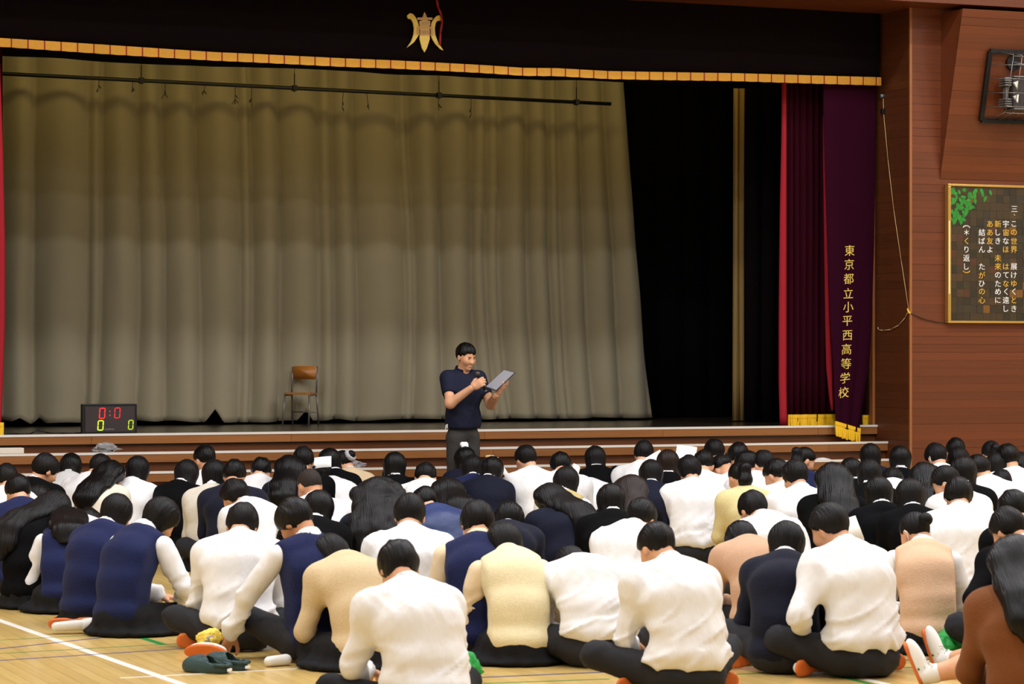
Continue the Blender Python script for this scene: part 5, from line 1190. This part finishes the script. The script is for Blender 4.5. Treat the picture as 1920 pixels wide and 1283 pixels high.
V, Q = snet(lambda P: hair_cap(mto(P), 'short') - 0.004 * vnoise(np.stack([np.arctan2(mto(P)[:, 0], -mto(P)[:, 1]) * 9, mto(P)[:, 2] * 20, mto(P)[:, 1] * 20], 1), 7), *bounds([mH], 0.14), 0.0065); qmesh('hair', V, Q, M['hair'], man)
for sg in (-1, 1):
    V, Q = snet(lambda P: ell(mto(P), (sg * 0.032, 0.0855, 0.003), (0.012, 0.007, 0.0030)), *bounds([mH], 0.12), 0.003); qmesh('eye', V, Q, M['eye'], man)
    V, Q = snet(lambda P: cap(mto(P), (sg * 0.018, 0.094, 0.019), (sg * 0.044, 0.084, 0.021), 0.0042, 0.003), *bounds([mH], 0.12), 0.003); qmesh('eyebrow', V, Q, M['hair2'], man)
V, Q = snet(lambda P: smin(ell(mto(P), (0, 0.0915, -0.062), (0.019, 0.008, 0.0030)), ell(mto(P), (0, 0.0895, -0.0705), (0.015, 0.0085, 0.0032)), 0.002), *bounds([mH], 0.13), 0.003); qmesh('lips', V, Q, M['lips'], man)
kp = J(839, 795, 0.10); MB().bar(Vector(kp), Vector(kp + [0, 0, -0.035]), 0.006, 6).bar(Vector(kp + [0.012, 0, -0.005]), Vector(kp + [0.016, 0, -0.045]), 0.004, 6).build('key_strap', M['shoe_white'], man)
# microphone and folder (held things)
mrt = man.matrix_basis.copy() if False else Matrix.Translation(mloc) @ Matrix.Rotation(-TH + math.pi + FA, 4, 'Z')
gp = uR + Rr @ np.array([0.082, 0.0, -0.030]); ax = Rr[:, 1] * 0.93 + cam_dir(-0.08, 0, 0.2); ax = ax / np.linalg.norm(ax)
w3 = lambda p: mrt @ Vector(p)
mic = empty('microphone', tuple(w3(gp))); tag(mic, 'black handheld microphone in the right hand of the standing man', 'microphone')
MB().bar(w3(gp - ax * 0.075) - mic.location, w3(gp + ax * 0.065) - mic.location, 0.012, 14, 0.016).build('handle', M['black'], mic, True)
MB().bar(w3(gp - ax * 0.085) - mic.location, w3(gp - ax * 0.070) - mic.location, 0.012, 14).build('base_ring', M['bracket'], mic, True)
bm_ = bmesh.new(); bmesh.ops.create_uvsphere(bm_, u_segments=18, v_segments=12, radius=0.026); me = bpy.data.meshes.new('grille'); bm_.to_mesh(me); bm_.free()
link('grille', me, M['score_face'], mic, True, w3(gp + ax * 0.085) - mic.location)
fc = [J(911, 727, 0.06), J(947, 694, 0.06), J(967, 699, 0.27), J(931, 733, 0.27)]
c = sum(fc) / 4; fo = empty('folder', tuple(w3(c))); tag(fo, 'thin grey folder held open in the left hand of the standing man', 'folder')
e1 = fc[1] - fc[0]; e2 = fc[3] - fc[0]; nn = np.cross(e1, e2); nn = nn / np.linalg.norm(nn)
if nn[2] < 0: nn = -nn
def slab(pts, nrm, t, name, m, parent, org):
    vs = [w3(p) - org for p in pts] + [w3(p + nrm * t) - org for p in pts]; return obj(name, vs, BF, m, parent)
slab(fc, nn, 0.007, 'cover', M['folder'], fo, fo.location)
ins = [c + (p - c) * 0.94 for p in fc]; slab([p + nn * 0.0072 for p in ins], nn, 0.002, 'sheet', M['folder_edge'], fo, fo.location)

# ------------------------------------------------------------------ papers held up in the crowd
def paper(px, py, s, w_, h_, rz, tilt, label, roll=0.0):
    Z = F / s; r = (px - 960) / F * Z; p = Vector((r * CS + Z * SN, Z * CS - r * SN, CAMZ - (py - HOR) / s))
    n = 7; V, Q = [], []
    for j in range(2):
        for i in range(n):
            for k in range(2): x = (i / (n - 1) - 0.5) * w_; V.append((x, 0.25 * x * x / w_ + 0.0012 * j, (k - 0.5) * h_))
    idx = lambda j, i, k: j * 2 * n + i * 2 + k
    for i in range(n - 1): Q += [(idx(0, i, 0), idx(0, i + 1, 0), idx(0, i + 1, 1), idx(0, i, 1)), (idx(1, i, 1), idx(1, i + 1, 1), idx(1, i + 1, 0), idx(1, i, 0)), (idx(0, i, 0), idx(1, i, 0), idx(1, i + 1, 0), idx(0, i + 1, 0)), (idx(0, i, 1), idx(0, i + 1, 1), idx(1, i + 1, 1), idx(1, i, 1))]
    Q += [(idx(0, 0, 0), idx(0, 0, 1), idx(1, 0, 1), idx(1, 0, 0)), (idx(0, n - 1, 0), idx(1, n - 1, 0), idx(1, n - 1, 1), idx(0, n - 1, 1))]
    o = obj('paper_sheet', V, Q, M['paper'], None, True); o.location = p; o.rotation_euler = (tilt, roll, rz - TH); tag(o, label, 'paper', 'papers held up in the crowd'); return o
paper(594, 868, 228, 0.24, 0.10, -0.2, -0.5, 'white paper sheet held up beside the masked person with the bun', -0.15)
paper(1230, 863, 228, 0.16, 0.12, 0.3, -0.4, 'white paper sheet held left of the dark brown haired person', -0.5)
paper(1284, 862, 226, 0.17, 0.24, -0.2, -0.3, 'white paper sheet held right of the dark brown haired person, largest sheet', 0.12)
paper(1080, 884, 232, 0.07, 0.12, 0.5, -0.4, 'small white paper sheet beside rounded black hair, below the steps', 0.5)
paper(943, 879, 230, 0.05, 0.20, 0.9, -0.3, 'narrow white paper sheet seen edge on, near the standing man', -0.5)
paper(1601, 993, 322, 0.09, 0.15, 0.4, -0.3, 'white paper sheet in front of the white shirted person, near right', -0.25)
# ------------------------------------------------------------------ things on the floor
M['green_bag'] = mat('bright green bag cloth', (26, 150, 60), 0.6, 0.12, (10, 10, 10), 0.4, (20, 20, 20)); M['teal'] = mat('dark teal foam', (42, 66, 66), 0.6); M['stripe_green'] = mat('green shoe stripe', (24, 92, 66), 0.5); M['sneaker'] = mat('white sneaker leather', (232, 232, 228), 0.45); M['yellow_fluff'] = mat('yellow fluff', (236, 206, 90), 0.9, 0.2, (60, 60, 60), 0.6, (90, 90, 90))
def bag(px, py, wx, hz, label, seed):
    p = on_floor(px, py); o = link('green_bag', crumple(4, wx, wx * 0.7, hz, seed, 0.32), M['green_bag'], None, True, (p.x, p.y, hz * 0.62 + 0.001)); tag(o, label, 'bag', 'green cloth bags on the floor'); return o
bag(870, 1283, 0.075, 0.085, 'green cloth bag behind the nearest white shirted person, cut by the frame edge', 3)
bag(1349, 1112, 0.09, 0.065, 'green cloth bag between the salmon cardigan and a white shirt, farther one', 8)
bag(1352, 1140, 0.08, 0.05, 'green cloth bag between the salmon cardigan and a white shirt, nearer one', 5)
bag(1796, 1232, 0.13, 0.085, 'large green cloth bag beside the caramel brown cardigan', 9)
bag(1768, 1240, 0.07, 0.07, 'smaller green cloth bag behind the white sneakers', 12)
def shoe_parts(root, sole='shoe_white'):
    """sneaker pointing along +x, sole at z = 0"""
    V, Q = snet(lambda P: smax(smax(smin(ell(P, (0.06, 0, 0.035), (0.135, 0.043, 0.048)), cap(P, (-0.035, 0, 0.05), (-0.02, 0, 0.10), 0.038, 0.034), 0.03), 0.014 - P[:, 2], 0.004), -cap(P, (-0.02, 0, 0.10), (-0.03, 0, 0.2), 0.026, 0.03), 0.006), (-0.13, -0.07, -0.02), (0.23, 0.07, 0.16), 0.0075); qmesh('upper', V, Q, M['sneaker'], root)
    V, Q = snet(lambda P: smax(cap(P, (-0.035, 0, 0.0), (0.145, 0, 0.0), 0.043, 0.043, 1, 1.0), np.abs(P[:, 2] - 0.010) - 0.011, 0.004), (-0.13, -0.07, -0.02), (0.23, 0.07, 0.05), 0.007); qmesh('sole', V, Q, M[sole], root)
    for k in range(3):
        for sg in (-1, 1):
            x = 0.02 + 0.028 * k; yb = 0.0415 - 0.006 * k * 0.5
            obj('side_stripe', [(x - .006, sg * (yb + 0.002), 0.024), (x + .006, sg * (yb + 0.002), 0.024), (x + .002, sg * (yb - 0.008), 0.064), (x - .010, sg * (yb - 0.008), 0.064), (x - .006, sg * (yb - 0.012), 0.024), (x + .006, sg * (yb - 0.012), 0.024), (x + .002, sg * (yb - 0.02), 0.064), (x - .010, sg * (yb - 0.02), 0.064)], BF, M['stripe_green'], root)
    mb = MB()
    for k in range(5):
        x = 0.035 + 0.017 * k; z = 0.088 - 0.0055 * k; mb.tube([(x, -0.02, z - 0.004), (x + 0.004, 0, z + 0.004), (x + 0.008, 0.02, z - 0.004)], 0.003, 5)
    mb.tube([(0.03, 0, 0.092), (0.01, 0.03, 0.108), (0.025, 0.05, 0.085)], 0.003, 5); mb.tube([(0.03, 0, 0.092), (0.01, -0.03, 0.106), (0.03, -0.05, 0.082)], 0.003, 5); o = mb.build('laces', M['sock'], root, True); o['kind'] = 'stuff'
for (px, py, a, lb) in ((1713, 1176, 2.9, 'white sneaker with dark green stripes on the floor behind the peach vest, left one'), (1782, 1178, 2.75, 'white sneaker with dark green stripes on the floor behind the peach vest, right one')):
    p = on_floor(px, py); e = empty('sneaker', (p.x, p.y, 0.002), a - TH); tag(e, lb, 'shoe', 'sneakers behind the peach vest'); shoe_parts(e)
# stretched legs of the person in the brown cardigan, in white socks and sneakers
br = [p for p in PEOPLE if p['op'].get('own_legs')][0]['o']
bi = (Matrix.Translation(br.location) @ Matrix.Rotation(br.rotation_euler.z, 4, 'Z') @ Matrix.Scale(br.scale[0], 4)).inverted()
for k, (hp_, kp_, fp_) in enumerate((((1860, 1300), (1806, 1290), (1738, 1288)), ((1878, 1276), (1830, 1268), (1768, 1262)))):
    ph, pk, pf = [bi @ on_floor(*q) for q in (hp_, kp_, fp_)]
    ph.z, pk.z, pf.z = 0.10, 0.10, 0.055
    V, Q = snet(lambda P: chain(P, [ph, pk, pf], (0.075, 0.055, 0.038), 0.03), *bounds([ph, pk, pf], 0.1), 0.011); qmesh('leg', V, Q, M['skin'], br)
    q0 = np.array(pk) * 0.25 + np.array(pf) * 0.75; V, Q = snet(lambda P: cap(P, q0, pf, 0.047, 0.043), *bounds([q0, pf], 0.08), 0.009); qmesh('sock', V, Q, M['sock'], br)
    e = empty('sneaker'); e.parent = br; d = (pf - pk).normalized()
    up = Vector((0, 0, 1)); toe = (up * 0.93 + d * 0.36).normalized(); sole = d.cross(toe).normalized(); zz = (-(toe.cross(sole))).normalized()
    zz = (-d + toe * (d @ toe)).normalized(); yy = zz.cross(toe).normalized()
    e.matrix_local = Matrix.Translation(pf + d * 0.055 + Vector((0, 0, 0.02))) @ Matrix((toe, yy, zz)).transposed().to_4x4() @ Matrix.Scale(0.86, 4)
    shoe_parts(e, 'sole_orange')
# clogs, slipper and fluffy charm at the lower left
def clog(px, py, a, lb):
    p = on_floor(px, py); e = empty('clog', (p.x, p.y, 0.001), a - TH); tag(e, lb, 'shoe', 'pair of dark teal clogs')
    def f(P):
        o_ = smin(ell(P, (0.045, 0, 0.028), (0.120, 0.050, 0.062)), cap(P, (-0.06, 0, 0.02), (0.09, 0, 0.02), 0.042, 0.048), 0.02)
        i_ = smin(ell(P, (0.035, 0, 0.035), (0.105, 0.039, 0.048)), cap(P, (-0.055, 0, 0.045), (-0.01, 0, 0.12), 0.033, 0.036), 0.015)
        o_ = smax(o_, 0.001 - P[:, 2], 0.004); d = smax(o_, -i_, 0.006); return smax(d, (P[:, 2] - 0.056) * 0.9 - np.clip(P[:, 0] + 0.015, 0, 1) * 1.2, 0.006)
    V, Q = snet(f, (-0.13, -0.08, -0.02), (0.19, 0.08, 0.12), 0.0065); qmesh('shell', V, Q, M['teal'], e)
    MB().bar((-0.045, -0.048, 0.045), (-0.10, -0.03, 0.040), 0.009, 6).bar((-0.10, -0.03, 0.040), (-0.10, 0.03, 0.040), 0.009, 6).bar((-0.10, 0.03, 0.040), (-0.045, 0.048, 0.045), 0.009, 6).build('heel_strap', M['teal'], e, True)
    MB().box(-0.112, -0.108, -0.02, 0.02, 0.012, 0.026).build('heel_label', M['paper'], e)
clog(395, 1262, 2.7, 'dark teal clog on the floor near the yellow charm, left one of the pair'); clog(431, 1256, 2.62, 'dark teal clog on the floor near the yellow charm, right one of the pair')
p = on_floor(385, 1240); e = empty('indoor_shoe', (p.x, p.y, 0.05), 2.9 - TH); tag(e, 'white indoor shoe tipped on its side showing an orange sole beside clogs', 'shoe')
V, Q = snet(lambda P: smax(ell(P, (0, 0.02, 0), (0.115, 0.040, 0.044)), -(P[:, 1] + 0.008), 0.004), (-0.14, -0.04, -0.07), (0.14, 0.09, 0.07), 0.008); qmesh('upper', V, Q, M['shoe_white'], e)
V, Q = snet(lambda P: smax(ell(P, (0, 0, 0), (0.122, 0.09, 0.047)), np.abs(P[:, 1]) - 0.011, 0.004), (-0.14, -0.04, -0.07), (0.14, 0.04, 0.07), 0.007); qmesh('sole', V, Q, M['sole_orange'], e)
e.rotation_euler = (0.35, 0, -0.35 - TH); e.location.z = 0.045
p = on_floor(396, 1236)
o = link('fluffy_charm', crumple(4, 0.062, 0.05, 0.048, 21, 0.22), M['yellow_fluff'], None, True, (p.x, p.y + 0.02, 0.105)); tag(o, 'fluffy yellow charm with a grey patch lying on the tipped indoor shoe', 'charm')
link('grey_patch', crumple(2, 0.024, 0.012, 0.018, 4, 0.3), M['grey_print'], o, True, (-0.012, -0.045, 0.0))
p = on_floor(521, 1250); V, Q = snet(lambda P: smax(cap(P, (-0.05, 0, 0.028), (0.05, 0.01, 0.030), 0.026, 0.030), 0.002 - P[:, 2], 0.006), (-0.13, -0.07, -0.02), (0.13, 0.08, 0.11), 0.008)
tn = [q for q in PEOPLE if q['top'] == 'TV'][0]['o']; ti = (Matrix.Translation(tn.location) @ Matrix.Rotation(tn.rotation_euler.z, 4, 'Z') @ Matrix.Scale(tn.scale[0], 4)).inverted()
o = qmesh('sock', V, Q, M['sock'], tn); o.location = ti @ Vector((p.x, p.y, 0))
print('total tris', sum(len(o.data.polygons) for o in bpy.data.objects if o.type == 'MESH') * 2)
